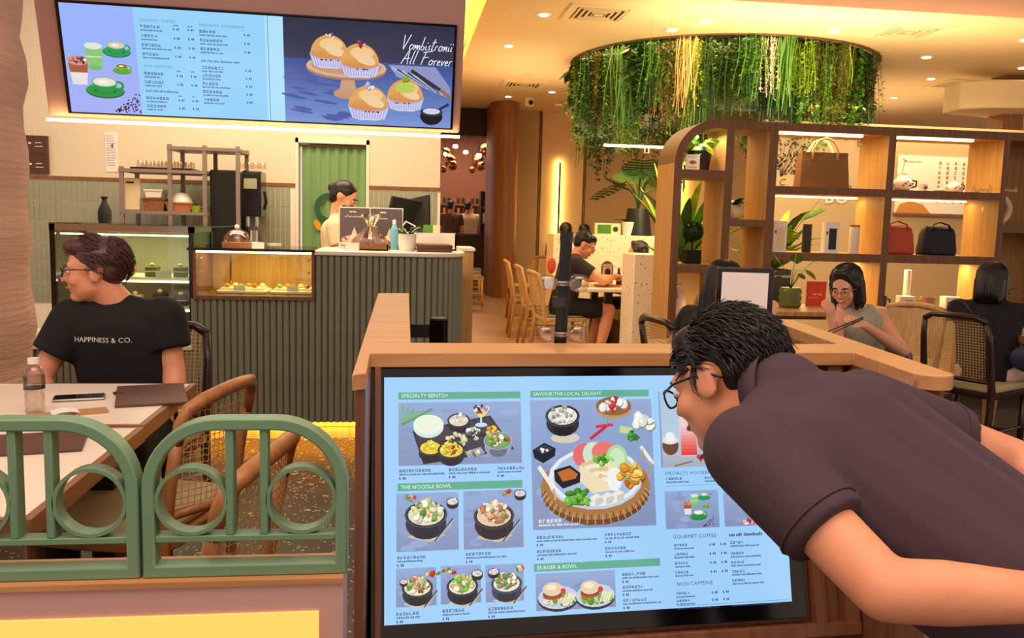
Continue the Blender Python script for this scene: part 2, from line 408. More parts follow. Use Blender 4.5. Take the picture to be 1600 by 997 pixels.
tiles(-3.2, -.915, (1.414, 1.242, 1.07)); tiles(-.283, .334, (1.414, 1.242, 1.07)); tiles(-3.2, -2.75, (.898, .726, .554))
# left plaster pillar
pm = MB(); pr = random.Random(5); n = 40
prof = [(.52+.012*math.sin(k*1.7)+pr.uniform(-.006, .006), k*.1) for k in range(36)]
S(pm.lathe(prof, (-2.175, 4.05, 0), n).build('wall_pillar', 'plaster', smooth=180), 'rough pink plaster pillar at the edge of the seating')
# tilted bulkhead that carries the menu screens
TVO, TVY, TVT = (-1.812, 5.0, 2.431), R(2.39), R(16.6)
bh = S(MB().prism([(0, 0)]*0 or [(-.13, -.605), (2.16, -.605), (2.16, 1.0), (-.13, 1.0)], .012, .3, Matrix.Rotation(TVT, 4, 'X')).build('wall_bulkhead', 'pink_paint', None, TVO, (0, 0, TVY), bevel=.012), 'pink bulkhead leaning forward over the counter')
S(MB().box(-.125, .135, -.606, 2.155, .16, -.592).build('trim_4', 'lamp_strip', None, TVO, (0, 0, TVY)), 'glowing light strip under the bulkhead')
area('bulkhead_strip_light', (-.75, 5.3, 1.80), 2.2, 16, (1, .78, .45), (0, 0, TVY), sy=.06)
# far end: wooden column, panelled wall, soffit
col = []
for i in range(13):
    a = R(-180+i*15); col.append((1.76+.25*math.cos(a), 15.25+.45*math.sin(a)))
S(MB().slab([(1.51, 15.9)]+col+[(2.01, 15.9)], 0, 3.35).build('wall_column', 'column_wood', smooth=30), 'curved wooden column at the end of the aisle')
wf = S(MB().box(1.7, 16.05, 0, 14, 16.2, 3.6).build('wall_far', 'beige_wall'))
for k, x in enumerate((2.5, 3.35, 5.05)):
    MB().box(x, 16.0, 0, x+.035, 16.06, 3.35).build('panel_joint', 'shelf_wood', wf)
MB().box(2.55, 16.0, 0, 3.34, 16.05, 3.35).build('wall_panel', 'cream_paint', wf); MB().box(3.40, 16.02, 0, 5.04, 16.05, 3.35).build('wall_panel', 'beige_wall', wf)
MB().box(5.1, 16.0, 0, 5.9, 16.05, 3.35).build('wall_panel', 'cream_paint', wf); MB().box(2.02, 16.0, 0, 2.49, 16.05, 3.35).build('wall_panel', 'beige_wall', wf)
for nm, x, z0, z1, lb in (('a', 2.88, .9, 2.42, 'tall black wall light bar with amber glow beside the column'), ('b', 5.25, .9, 2.45, 'tall black wall light bar glowing behind the leafy plants')):
    t = T('wall_light_bar', lb, 'wall light', (x, 15.9, z0))
    MB().box(-.016, -.03, 0, .016, .0, z1-z0).build('bar', 'black', t); MB().box(-.012, .03, .02, .012, .045, z1-z0-.02).build('lamp', 'lamp_warm', t); MB().box(-.01, 0, .1, .01, .1, .13).build('bracket', 'black', t)
    area('bar_glow', (x, 15.93, (z0+z1)/2), .04, 30, (1, .66, .2), (R(90), 0, 0), sy=z1-z0)
S(MB().slab([(6.9, 10.6), (6.85, 10.2), (7.1, 9.95), (9.8, 9.3), (10, 11.5)], 2.86, 3.2).build('ceiling_soffit', 'ceiling_paint', bevel=.02))
S(MB().box(7.62, 10.4, 0, 7.9, 10.7, 3.35).build('wall_post', 'column_wood'))
S(MB().box(4.06, 9.5, 0, 8.2, 9.62, 2.55).build('wall_right', 'beige_wall'), 'beige partition wall behind the display shelf')
area('partition_wash', (5.8, 9.2, 2.7), 3, 22, WARM, (R(20), 0, 0), sy=.2)
# the darker shop beyond the aisle
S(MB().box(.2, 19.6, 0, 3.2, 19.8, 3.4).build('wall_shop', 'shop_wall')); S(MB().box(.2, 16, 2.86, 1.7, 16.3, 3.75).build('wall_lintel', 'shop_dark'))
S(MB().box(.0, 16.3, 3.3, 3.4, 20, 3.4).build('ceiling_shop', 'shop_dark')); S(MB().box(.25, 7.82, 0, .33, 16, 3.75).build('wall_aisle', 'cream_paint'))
area('shop_light', (1.3, 18, 3.2), 1.4, 70, (1, .66, .5))
for k in range(7):
    t = T('globe_lamp', 'small glowing globe lamp hanging in the far shop', 'lamp', (.85+.18*(k % 4)+.05*k, 17.6+.25*(k % 3), 2.62+.09*((k*5) % 3)), 0, 'globe lamps in the far shop')
    MB().sph((0, 0, 0), .04, 10, 7).build('bulb', 'lamp_white', t, smooth=180); MB().cyl((0, 0, .04), (0, 0, 3.3-t.location.z), .004, n=5).build('cord', 'black', t)
for k in range(10):
    o = MB().sph((0, 0, 0), .07+.03*(k % 3), 10, 7).build('ornament', 'bronze', None, (.80+.12*(k % 2)+(.62 if k > 4 else 0)+.07*(k % 3), 17.3+.1*k, 2.3+.09*k % .5), smooth=180)
    MB().cyl((0, 0, .06), (0, 0, 3.3-o.location.z), .003, n=5).build('cord', 'black', o); tag(o, 'shiny bronze bauble in the hanging cluster of the far shop', 'ornament', 'bronze baubles in the far shop')
t = T('shop_shelf', 'wall shelf of small products in the far shop', 'shelf', (.75, 19.35, 1.2))
for k in range(3): MB().box(0, 0, k*.22, 1.0, .22, k*.22+.03).build('board', 'shop_wall', t)
for k in range(3):
    for j in range(9): MB().box(.05+j*.105, .03, k*.22+.035, .11+j*.105, .12, k*.22+.16).build('product', ('cake_dark', 'shop_dark', 'terracotta')[(j+k) % 3], t)
t = T('bookcase', 'dark bookcase in the far shop beside the wooden column', 'bookcase', (1.55, 17.2, 0))
MB().box(0, 0, 0, .6, .3, .08).box(0, .28, 0, .6, .3, 1.9).box(0, 0, 0, .03, .3, 1.9).box(.57, 0, 0, .6, .3, 1.9).build('body', 'shop_dark', t)
for k in range(6):
    MB().box(.03, 0, .3*k+.05, .57, .28, .3*k+.08).build('board', 'shop_wall', t)
    for j in range(6): MB().box(.05+j*.085, .04, .3*k+.08, .115+j*.085, .22, .3*k+.27-.02*(j % 3)).build('book', ('white', 'dark_grey', 'terracotta', 'navy')[(j*3+k) % 4], t)
t = T('shop_counter', 'dark counter in the far shop behind the aisle chairs', 'counter', (.5, 16.6, 0)); MB().box(0, 0, 0, 1.3, .5, 1.02).build('body', 'shop_dark', t); MB().box(-.03, -.03, 1.02, 1.33, .53, 1.06).build('top', 'dark_wood', t)

# ------------------------------------------------------------------ ceiling fittings
def vent(loc, label, rz=0):
    t = T('ceiling_vent', label, 'vent', loc, rz)
    for a, b in ((.325, .25),):
        MB().box(-a, -a, -.015, a, -b, 0).box(-a, b, -.015, a, a, 0).box(-a, -b, -.015, -b, b, 0).box(b, -b, -.015, a, b, 0).build('frame', 'ceiling_paint', t)
    MB().box(-.25, -.25, -.001, .25, .25, .0).build('backing', 'dark_grey', t)
    for k in range(4):
        a = .235-k*.055; b = a-.022; z = -.02
        MB().box(-a, -a, z, a, -b, z+.012).box(-a, b, z, a, a, z+.012).box(-a, -b, z, -b, b, z+.012).box(b, -b, z, a, b, z+.012).build('slat', 'cream_paint', t)
    MB().box(-.06, -.06, -.02, .06, .06, -.008).build('slat', 'cream_paint', t)
vent((1.86, 8.44, 3.35), 'square ceiling vent nearest the hanging menu screens'); vent((5.06, 8.44, 3.35), 'square ceiling vent above the bags on the display shelf')
vent((1.77, 13.0, 3.35), 'square ceiling vent before the wooden column'); vent((7.5, 11.2, 3.35), 'square ceiling vent near the lowered soffit')
dm = MB().lathe([(.045, 0), (.075, 0), (.078, -.008), (.05, -.01)], n=18).mesh('trim_ring', 'white', 60); dl = MB().cyl((0, 0, -.016), (0, 0, -.012), .046, n=16).mesh('lamp', 'lamp_white')
for x, y in ((1.35, 8.6), (1.2, 10.2), (2.95, 8.5), (2.75, 8.95), (4.35, 8.6), (6.0, 9.6), (6.9, 10.9), (6.4, 8.5), (7.45, 9.9), (1.7, 14.3), (2.3, 13.6), (6.4, 13.4), (7.4, 12.6), (5.4, 12.9)):
    t = T('downlight', 'small round recessed downlight in the cream ceiling', 'downlight', (x, y, 3.35), 0, 'ceiling downlights'); link('trim_ring', dm, t); link('lamp', dl, t)
t = T('security_camera', 'small dome camera on the ceiling before the column', 'camera', (2.06, 14.4, 3.35)); MB().box(-.07, -.05, -.14, .07, .05, 0).build('housing', 'white', t); MB().sph((.02, -.06, -.08), .04).build('lens', 'black_gloss', t, smooth=180)
t = T('security_camera', 'white dome camera on the ceiling over the shelf', 'camera', (7.0, 13.6, 3.35)); MB().lathe([(.08, 0), (.08, -.06), (.05, -.1)]).build('housing', 'white', t, smooth=50); MB().sph((0, 0, -.1), .045).build('lens', 'black_gloss', t, smooth=180)
t = T('linear_lamp', 'thin white linear lamp hanging in front of the panelled wall', 'lamp', (2.345, 8.55, 2.10)); MB().box(-.36, -.009, 0, .36, .009, .022).build('tube', 'lamp_strip', t)
for x in (.08, .27): MB().cyl((x, 0, .02), (x, 0, 1.25), .0015, n=5).build('cord', 'leaf_dark', t); MB().tube([(x-.02, 0, .0), (x-.02, 0, -.05), (x+.02, 0, -.05), (x+.02, 0, 0)], .006, 6).build('clip', 'white', t)

# ------------------------------------------------------------------ hanging menu screens
tv = T('menu_display', 'long wide double menu screen hanging over the counter', 'screen', TVO, rot=(TVT, 0, TVY))
MB().box(-.02, -.012, -.582, 2.115, .02, .014).build('bezel', 'black_gloss', tv, bevel=.004)
def cup(p, cx, cy, r, c, foam=(236, 226, 214), saucer=True):
    d = tuple(x*.72 for x in c)
    if saucer: p.up(); p.ell(cx, cy+r*.75, r*1.55, r*.62, d); p.up(); p.ell(cx, cy+r*.68, r*1.5, r*.56, c); p.up(); p.ell(cx, cy+r*.66, r*.9, r*.3, d)
    p.up(); p.ell(cx+r*1.1, cy+r*.25, r*.45, r*.38, c); p.up(); p.ell(cx+r*1.1, cy+r*.25, r*.25, r*.2, (170, 186, 240)); p.up()
    p.poly([(cx-r, cy), (cx+r, cy), (cx+r*.85, cy+r*.55), (cx+r*.5, cy+r*.9), (cx-r*.5, cy+r*.9), (cx-r*.85, cy+r*.55)], c); p.up(); p.ell(cx, cy, r, r*.42, tuple(min(255, x+40) for x in c)); p.up(); p.ell(cx, cy, r*.9, r*.36, foam); p.up(); p.ell(cx-r*.1, cy, r*.4, r*.14, (250, 246, 238)); p.up()
def coffee_set(p, x, y, s, bg0, bg1):
    def q(a, b): return x+a*s, y+b*s
    if bg0: p.up(); p.rect(x, y, x+.37*s, y+.575*s, bg0); p.up(); p.poly([q(.0, .30), q(.37, .33), q(.37, .575), q(0, .575)], bg1); p.up()
    a, b = q(.15, .215); p.poly([(a-.047*s, b), (a+.047*s, b), (a+.038*s, b+.115*s), (a-.038*s, b+.115*s)], (136, 200, 120)); p.up(); p.ell(a, b+.115*s, .038*s, .014*s, (120, 186, 108)); p.up(); p.ell(a, b, .047*s, .018*s, (220, 232, 214)); p.up(); p.rect(a-.043*s, b+.055*s, a+.043*s, b+.06*s, (214, 240, 214))
    a, b = q(.063, .30); p.poly([(a-.055*s, b), (a+.055*s, b), (a+.036*s, b+.125*s), (a-.036*s, b+.125*s)], (232, 224, 226)); p.up(); p.poly([(a-.053*s, b), (a+.053*s, b), (a+.045*s, b+.06*s), (a-.045*s, b+.06*s)], (170, 92, 66)); p.up(); p.ell(a, b-.004*s, .057*s, .026*s, (206, 150, 138)); p.blobs(a, b-.008*s, .04*s, .016*s, [(120, 60, 60), (236, 226, 220), (180, 110, 96)], 12, .006*s, .012*s)
    cup(p, *q(.27, .205), .048*s, (36, 158, 84), (226, 206, 178)); cup(p, *q(.29, .315), .032*s, (96, 178, 50), (150, 100, 66)); cup(p, *q(.19, .405), .066*s, (38, 150, 68), (236, 224, 210))
    for i in range(60):
        u = p.rnd.random(); a, b = q(.235+.135*u, .57-.12*u*p.rnd.random()-.01*p.rnd.random()); p.ell(a, b, .006*s, .004*s, (50, 26, 24), p.rnd.uniform(0, 180), 6)
    return p.up()
p = Pic(2.1, .571, (150, 210, 250)); p.grad(0, 0, .37, .571, (150, 178, 252), (168, 176, 246)); coffee_set(p, 0, 0, .99, (152, 180, 252), (164, 176, 246))
INK = (52, 84, 120)
def column(p, x, rows, hx, px):
    for k, (y, head) in enumerate(rows):
        if head: (p.text(head, x, y+.014, .018, (84, 124, 164), space=1.25) if isinstance(head, str) else p.latin(x, y, head, .013, (84, 124, 164))); (p.latin(x+px, y+.024, .03, .007, INK), p.latin(x+px+.075, y+.024, .03, .007, INK)) if px < .2 else None
        else: p.cjk(x, y, 5+p.rnd.randrange(3), .0155, INK); p.latin(x, y+.022, .1+.06*p.rnd.random(), .009, INK); p.price(x+px, y+.008, .011, INK); (p.price(x+px+.075, y+.008, .011, INK) if px < .2 else None)
column(p, .40, [(.055, 'GOURMET COFFEE'), (.088, 0), (.136, 0), (.184, 0), (.232, 0), (.295, 'NON CAFFEINE'), (.335, 0), (.382, 0), (.43, .19), (.468, 0), (.512, 0), (.548, 0)][:11], .02, .17)
column(p, .705, [(.062, 'SPECIALTY HOUSEBREW'), (.096, 0), (.142, 0), (.188, 0), (.252, .22), (.288, 0), (.33, 0), (.374, 0), (.418, 0), (.462, 0)], .02, .235)
p.up(); p.rect(1.052, 0, 1.148, .571, (176, 226, 250)); p.up(); p.rect(1.066, 0, 1.069, .571, (70, 120, 170))
p.grad(1.15, 0, 2.1, .215, (44, 46, 70), (58, 60, 86)); p.grad(1.15, .215, 2.1, .571, (62, 84, 150), (124, 150, 214)); p.up()
for i in range(40): p.ell(1.18+.4*p.rnd.random(), .25+.3*p.rnd.random(), .06*p.rnd.random()+.02, .008, (70+20*p.rnd.random(), 96, 160), 8)
p.up(); p.poly([(1.73, .225), (2.0, .225), (2.09, .34), (2.09, .40), (1.95, .35), (1.78, .29)], (142, 150, 196)); p.up()
for i in range(7): p.line(1.75+.03*i, .24+.008*i, 1.93+.02*i, .33+.008*i, .01, (60, 62, 92) if i % 2 else (186, 190, 226)); p.up()
p.line(1.86, .25, 2.06, .37, .02, (52, 50, 62)); p.up(); p.line(2.03, .352, 2.095, .395, .02, (160, 110, 80)); p.up()
p.poly([(1.475, .28), (1.53, .28), (1.555, .40), (1.45, .40)], (206, 160, 126)); p.ell(1.503, .40, .083, .03, (196, 150, 118)); p.up(); p.ell(1.495, .262, .225, .062, (176, 128, 100)); p.up(); p.ell(1.495, .25, .225, .06, (220, 178, 146)); p.up(); p.ell(1.495, .246, .2, .048, (198, 152, 120)); p.up()
def muffin(p, x, y, r, top):
    p.up(); p.poly([(x-r, y), (x+r, y), (x+r*.8, y+r*.62), (x+r*.4, y+r*.72), (x-r*.4, y+r*.72), (x-r*.8, y+r*.62)], (206, 206, 240)); p.up()
    for i in range(13): a = -1+i/6.5; p.line(x+r*a*.97, y+r*.12, x+r*a*.78, y+r*.64, r*.035, (150, 150, 200))
    p.up(); p.ell(x, y, r*1.0, r*.34, (178, 178, 222)); p.up(); p.ell(x, y+r*.02, r*.96, r*.98, (226, 164, 96), a0=180, a1=360); p.ell(x, y, r*.95, r*.26, (214, 146, 80)); p.up(); p.ell(x+r*.1, y-r*.5, r*.6, r*.3, (242, 200, 140)); p.up(); p.ell(x+r*.25, y-r*.2, r*.55, r*.25, (240, 206, 160), 20); p.up()
    p.blobs(x+r*.05, y-r*.93, r*.2, r*.12, top, 6, r*.07, r*.14); p.up()
    for i in range(5): p.ell(x+p.rnd.uniform(-.6, .5)*r, y+r*.3, r*.05, r*.04, (120, 30, 70))
muffin(p, 1.40, .185, .108, [(226, 220, 226), (200, 150, 140), (150, 90, 90)]); muffin(p, 1.57, .225, .112, [(150, 60, 60), (226, 190, 190), (120, 50, 56)])
muffin(p, 1.83, .405, .108, [(160, 196, 40), (140, 180, 30)]); p.ell(1.83, .35, .06, .03, (186, 206, 90)); muffin(p, 1.62, .46, .118, [(220, 220, 236), (200, 200, 226)])
p.up(); p.line(2.02, .47, 2.085, .43, .014, (40, 42, 56)); p.up(); p.ell(1.985, .505, .066, .052, (24, 26, 36)); p.up(); p.ell(1.985, .48, .066, .026, (54, 58, 76)); p.up(); p.ell(1.985, .476, .05, .018, (214, 208, 236)); p.up()
GL = {'V': [[(0, 1.7), (.25, 0), (.75, 1.8)]], 'A': [[(0, 0), (.6, 1.7), (.75, 0)], [(.15, .6), (.9, .7)]], 'F': [[(.2, 0), (.45, 1.6)], [(.1, 1.5), (1.2, 1.7)], [(.2, .85), (.9, .95)]],
      'o': [[(.5, .5), (.3, .65), (.1, .4), (.15, .05), (.4, .05), (.55, .35), (.5, .55), (.75, .5)]], 'm': [[(0, 0), (.12, .6), (.2, .2), (.35, .6), (.4, 0), (.5, .5), (.65, .55), (.68, 0)]], 'b': [[(.2, 1.6), (.05, .1), (.35, 0), (.45, .4), (.2, .5)]],
      'i': [[(.1, .55), (.1, .05), (.25, .1)], [(.2, .85), (.24, .95)]], 's': [[(.3, .6), (.1, .5), (.3, .2), (.05, .05)]], 't': [[(.25, 1.4), (.1, .05), (.3, .1)], [(0, .95), (.5, 1.05)]], 'r': [[(.05, 0), (.12, .55), (.35, .6)]],
      'n': [[(0, 0), (.12, .6), (.15, .2), (.35, .6), (.4, .0)]], 'l': [[(.3, 1.7), (.08, .1), (.25, .05)]], 'e': [[(.05, .3), (.35, .4), (.25, .62), (.05, .4), (.1, .05), (.4, .1)]], 'v': [[(.05, .6), (.15, 0), (.4, .6)]], ' ': []}
WD = dict(V=.85, A=1.0, F=1.05, o=.68, m=.78, b=.55, i=.32, s=.42, t=.45, r=.42, n=.52, l=.38, e=.48, v=.48); WD[' '] = .5
def script(p, txt, x, y, h, c, w=.0042):
    for ch in txt:
        for st in GL[ch]:
            for (a, b), (a2, b2) in zip(st, st[1:]): p.line(x+(a+b*.28)*h, y-b*h, x+(a2+b2*.28)*h, y-b2*h, w, c)
        x += WD[ch]*h
script(p, 'Vombistronii', 1.80, .135, .046, (240, 244, 255)); script(p, 'All Forever', 1.80, .215, .046, (240, 244, 255))
p.build('menu_print', 'tv_print', tv, (0, -.0125, 0))

# ------------------------------------------------------------------ counter with half-round slats
ct = T('service_counter', 'sage slatted service counter with pale stone top', 'counter', (-.4, 5.2, 0))
ox, oy = -.4, 5.2
def L(x, y, z=0): return (x-ox, y-oy, z)
stick = []
for i in range(9): a = R(180+180*i/8); stick.append((.0180*math.cos(a), .019*math.sin(a)))
def slat_mesh(h): return MB().slab(stick+[(.0180, .004), (-.0180, .004)], 0, h).mesh('slat', 'sage_paint', 50)
sm_full = slat_mesh(1.0); sm_low = slat_mesh(.735); sm_ledge = slat_mesh(.44)
x = -1.192; 
while x < .12:
    low = x < -.5
    o = link('slat', sm_low if low else sm_full, ct, L(x, 5.2, .11)); x += .0373
for i in range(11):                               # slats round the end
    a = R(-90+i*9); o = link('slat', sm_full, ct, L(.125+.24*math.cos(a), 5.44+.24*math.sin(a), .11), (0, 0, a+R(90)))
for i in range(7): link('slat', sm_full, ct, L(.365, 5.48+i*.0373, .11), (0, 0, R(90)))
MB().slab([(-1.21-ox, .004)]+[(px-ox, py-oy) for px, py in arc(.125, 5.44, .235, -90, 0, 8)]+[(.36-ox, .55), (-.505-ox, .55), (-.505-ox, .02), (-.51-ox, .02)], .11, 1.10).build('body', 'sage_paint', ct) if False else None
MB().box(-.505-ox, .006, .11, .12-ox, .55, 1.105).box(.1-ox, .24, .11, .36-ox, .55, 1.105).box(-1.21-ox, .006, .11, -.505-ox, .55, .845).build('body', 'sage_paint', ct)
MB().slab([(-.512-ox, -.03)]+[(px-ox, py-oy) for px, py in arc(.125, 5.44, .272, -90, 0, 10)]+[(.397-ox, .58), (-.512-ox, .58)], 1.112, 1.142).build('worktop', 'marble', ct, bevel=.008)
MB().box(-1.2-ox, .06, .0, .1-ox, .5, .11).build('plinth', 'blond_wood', ct); MB().box(-1.2-ox, .045, .075, .1-ox, .058, .105).build('kick_lamp', 'lamp_kick', ct)
area('kick_light', (-.5, 5.215, .10), 1.4, 4.5, (1, .58, .10), (R(38), 0, 0), sy=.03)
# wooden display niche set into the counter
nt_ = T('display_niche', 'low wooden pastry display with glass top set into the counter', 'display case', (-1.19, 5.19, .845))
MB().box(0, -.02, 0, .685, .55, .022).build('bottom', 'shelf_wood', nt_); MB().box(0, -.02, .022, .016, .55, .285).build('side', 'kiosk_wood', nt_); MB().box(.669, -.02, .022, .685, .55, .285).build('side', 'kiosk_wood', nt_)
MB().box(.016, .44, .022, .669, .46, .285).build('back', 'blond_wood', nt_); MB().box(-.03, -.03, .285, .69, .56, .297).build('glass_top', 'green_glass', nt_); MB().box(-.03, -.032, .283, .69, -.03, .299).build('edge_strip', 'black', nt_)
MB().box(.02, -.012, .024, .665, -.008, .283).build('glass_front', 'glass', nt_); MB().box(.016, .02, .27, .669, .04, .283).build('lamp', 'lamp_strip', nt_)
area('niche_light', (-.85, 5.4, 1.115), .6, 2.6, (1, .7, .25), sy=.1)
for sx in (.035, .65):
    for z in (.08, .16, .235): MB().cyl((sx, .0, z), (sx, .05, z), .008, n=8).build('bracket', 'chrome', nt_)
MB().cyl((.15, .3, .03), (.15, .3, .27), .008, n=8).build('post', 'chrome', nt_)
for k, (x, lb) in enumerate(((-1.07, 'white tray of small pastries on the niche side near the case'), (-.76, 'white tray of small pastries on the niche side near the worktop'))):
    t = T('pastry_tray', lb, 'tray', (x, 5.3, .868)); MB().box(-.02, 0, 0, .27, .25, .02).build('tray', 'white', t, bevel=.006); MB().box(0, .03, .02, .25, .22, .032).build('liner', 'cream_food', t)
    for j in range(6):
        MB().sph((.03+j*.04, .08+.05*(j % 2), .043), (.018, .02, .014), 8, 6).build('pastry', ('bread', 'cream_food', 'leaf_lime', 'bread', 'terracotta', 'cream_food')[(j+k*2) % 6], t, smooth=180)
    MB().box(.08, .004, .02, .15, .01, .05).build('price_card', 'paper', t)
# ledge and tall refrigerated case
lg = T('display_ledge', 'low slatted ledge under the tall cake case', 'counter', (-1.9, 5.2, 0))
for i in range(34): link('slat', sm_ledge, lg, (-.60+i*.0373, 0, .1))
MB().box(-.62, .006, .1, .69, .6, .545).build('body', 'sage_paint', lg); MB().box(-.66, -.04, .545, .70, .62, .58).build('top', 'marble', lg, bevel=.006)
cs = T('cake_case', 'tall glass refrigerated cake case behind the seated man', 'display case', (-1.985, 5.22, .58))
W, D, H = .79, .52, .68
MB().box(0, 0, 0, W, D, .05).build('base', 'steel', cs)
for a, b in ((0, 0), (W-.03, 0), (0, D-.03), (W-.03, D-.03)): MB().box(a+.001, b+.001, .05, a+.029, b+.029, H-.03).build('post', 'black_gloss', cs)
MB().box(0, 0, H-.035, W, .03, H).box(0, 0, H-.035, .03, D, H).box(W-.03, 0, H-.035, W, D, H).box(0, D-.03, H-.035, W, D, H).build('top_frame', 'steel', cs)
MB().box(.03, .008, .05, W-.03, .012, H-.035).build('front_glass', 'glass', cs); MB().box(.008, .03, .05, .012, D-.03, H-.035).build('side_glass', 'glass', cs); MB().box(W-.012, .03, .05, W-.008, D-.03, H-.035).build('side_glass', 'glass', cs); MB().box(.0, .0, H, W+.14, D, H+.008).build('top_glass', 'green_glass', cs)
MB().box(.03, D-.02, .05, W-.03, D-.012, H-.04).build('back_panel', 'sage_tile', cs)
for z in (.19, .36): MB().box(.03, .06, z, W-.03, D-.03, z+.018).build('shelf', 'white', cs)
for z in (.18, .35, .62): MB().box(.04, .055, z, W-.04, .065, z+.008).build('lamp', 'lamp_white', cs)
area('case_light', (-1.59, 5.45, 1.2), .7, 2.6, (1, .82, .5), sy=.2)
ci = [('green cake slice on the case top shelf', 'cake_green', .52, .378), ('green cake slice at the case top shelf end', 'cake_green', .68, .378), ('pile of golden buns on the case top shelf', 'bread', .37, .378), ('tall chocolate cake on the case middle shelf', 'cake_dark', .56, .208), ('short chocolate cake on the case middle shelf', 'cake_dark', .68, .208), ('pale roll on the case middle shelf', 'cream_food', .42, .208)]
for lb, m, x, z in ci:
    t = T('cake', lb, 'cake', (-1.985+x, 5.36, .58+z))
    if 'bun' in lb:
        for j in range(5): MB().sph((-.04+.02*j, .02*(j % 2), .02+.018*(j % 3)), (.026, .024, .02), 10, 7).build('bun', m, t, smooth=180)
    else:
        MB().box(-.035, -.035, 0, .035, .05, .06 if 'tall' not in lb else .075).build('sponge', m, t, bevel=.006); MB().box(-.036, -.036, .03, .036, .051, .036).build('filling', 'cream_food', t); MB().sph((0, .0, .07 if 'tall' not in lb else .085), (.016, .016, .012), 8, 6).build('topping', 'cream_food', t, smooth=180)
for x, z, lb in ((.6, .378, 'white price card on the case top shelf'), (.60, .208, 'white price card on the case middle shelf')):
    tag(MB().box(-.045, 0, 0, .045, .004, .04).build('price_card', 'paper', None, (-1.985+x, 5.295, .58+z)), lb, 'price card')
for k in range(3):
    o = MB().lathe([(.0, .0), (.06, 0), (.075, .03), (.06, .055), (0, .06)], n=14).build('cake_roll', 'cream_food', None, (-1.75+.17*k, 5.5, .63), smooth=60); tag(o, 'round pale cake on the floor of the case', 'cake', 'pale cakes at the case bottom')
v = MB().lathe([(.0, 0), (.034, 0), (.039, .03), (.038, .07), (.024, .105), (.013, .125), (.013, .14), (.022, .155), (.020, .155), (.0, .13)], n=20).build('sake_vase', 'black_matte', None, (-1.755, 5.45, 1.268), smooth=50); tag(v, 'small black bottle vase on top of the cake case', 'vase')
# things on the glass top and worktop
t = T('glass_cloche', 'glass cloche over a pink plate on the counter glass', 'cloche', (-.98, 5.38, 1.142))
MB().lathe([(.0, 0), (.085, 0), (.09, .03), (.0, .03)], n=24).build('plate', 'terracotta', t, smooth=40); MB().lathe([(.078, .032), (.078, .06), (.062, .09), (.03, .105), (.012, .11)], n=24).build('dome', 'clear_plastic', t, smooth=60); MB().sph((0, 0, .123), .014).build('knob', 'white_gloss', t, smooth=180)
tag(MB().box(-.035, 0, 0, .035, .004, .035).build('card', 'paper', None, (-.84, 5.27, 1.142), (-.2, 0, 0)), 'small white card beside the glass cloche', 'card')
t = T('counter_poster', 'dark double menu poster standing on the worktop', 'poster', (-.39, 5.55, 1.142), R(2))
MB().box(0, 0, 0, .40, .012, .262).build('board', 'white', t, rot=(-.08, 0, 0))
p = Pic(.39, .25, (78, 66, 72)); p.rect(.185, 0, .19, .25, (210, 200, 190)); p.scrawl(.03, .06, .125, .014, (230, 220, 210), .0018); p.latin(.06, .02, .04, .008, (240, 235, 230)); p.latin(.25, .02, .04, .008, (240, 235, 230)); p.latin(.22, .06, .08, .006, (220, 210, 205))
for cx, w_ in ((.09, .08), (.31, .06)):
    p.up(); p.ell(cx, .2, w_, .03, (196, 150, 140)); p.up(); p.poly([(cx-.03, .2), (cx, .12), (cx+.03, .2)], (216, 180, 168)); p.poly([(cx+.02, .2), (cx+.05, .15), (cx+.06, .2)], (188, 110, 106)); p.blobs(cx, .2, w_*.8, .02, [(220, 190, 176), (150, 84, 84), (232, 214, 200)], 10, .008, .018)
p.up(); p.rect(0, .215, .06, .25, (216, 190, 180)); p.up(); p.scrawl(.006, .242, .045, .016, (90, 50, 80), .003)
p.build('print', 'paper_print', t, (.005, -.001, .256), (-.08, 0, 0))
t = T('gift_basket', 'wicker tray of treats wrapped in clear cellophane', 'gift basket', (-.19, 5.38, 1.142))
MB().box(-.11, -.07, 0, .11, .07, .008).box(-.11, -.07, 0, .11, -.062, .04).box(-.11, .062, 0, .11, .07, .04).box(-.11, -.07, 0, -.102, .07, .04).box(.102, -.07, 0, .11, .07, .04).build('tray', 'wicker', t)
for j in range(7): MB().sph((-.07+.023*j, .02*((j % 3)-1), .045+.012*(j % 2)), (.024, .022, .02), 9, 7).build('treat', ('bread', 'cream_food', 'terracotta')[j % 3], t, smooth=180)
cw = MB(); pr_ = []
for k, (rad, z) in enumerate(((.105, .03), (.09, .07), (.05, .11), (.018, .145), (.03, .175), (.055, .215))): pr_.append((rad, z))
vs_ = []; n = 22
for rad, z in pr_:
    for i in range(n): a = 2*math.pi*i/n; q = rad*(1+.16*(1 if i % 2 else -1)); vs_.append((q*math.cos(a)+.1*max(0, z-.12), q*.7*math.sin(a), z+(.012*math.sin(i*2.3) if z > .2 else 0)))
cw.add(vs_, [(k*n+i, k*n+(i+1) % n, (k+1)*n+(i+1) % n, (k+1)*n+i) for k in range(5) for i in range(n)]); cw.build('wrapper', 'cellophane', t); MB().tube([(.025, .016, .145), (.005, 0, .15), (.02, -.018, .145), (.04, 0, .142)], .004, 6, True).build('ribbon', 'leaf_straw', t)
tag(MB().box(-.04, 0, 0, .04, .004, .048).build('price_card', 'paper', None, (-.29, 5.24, 1.142), (-.15, 0, 0)), 'white price card in front of the wrapped basket', 'price card')
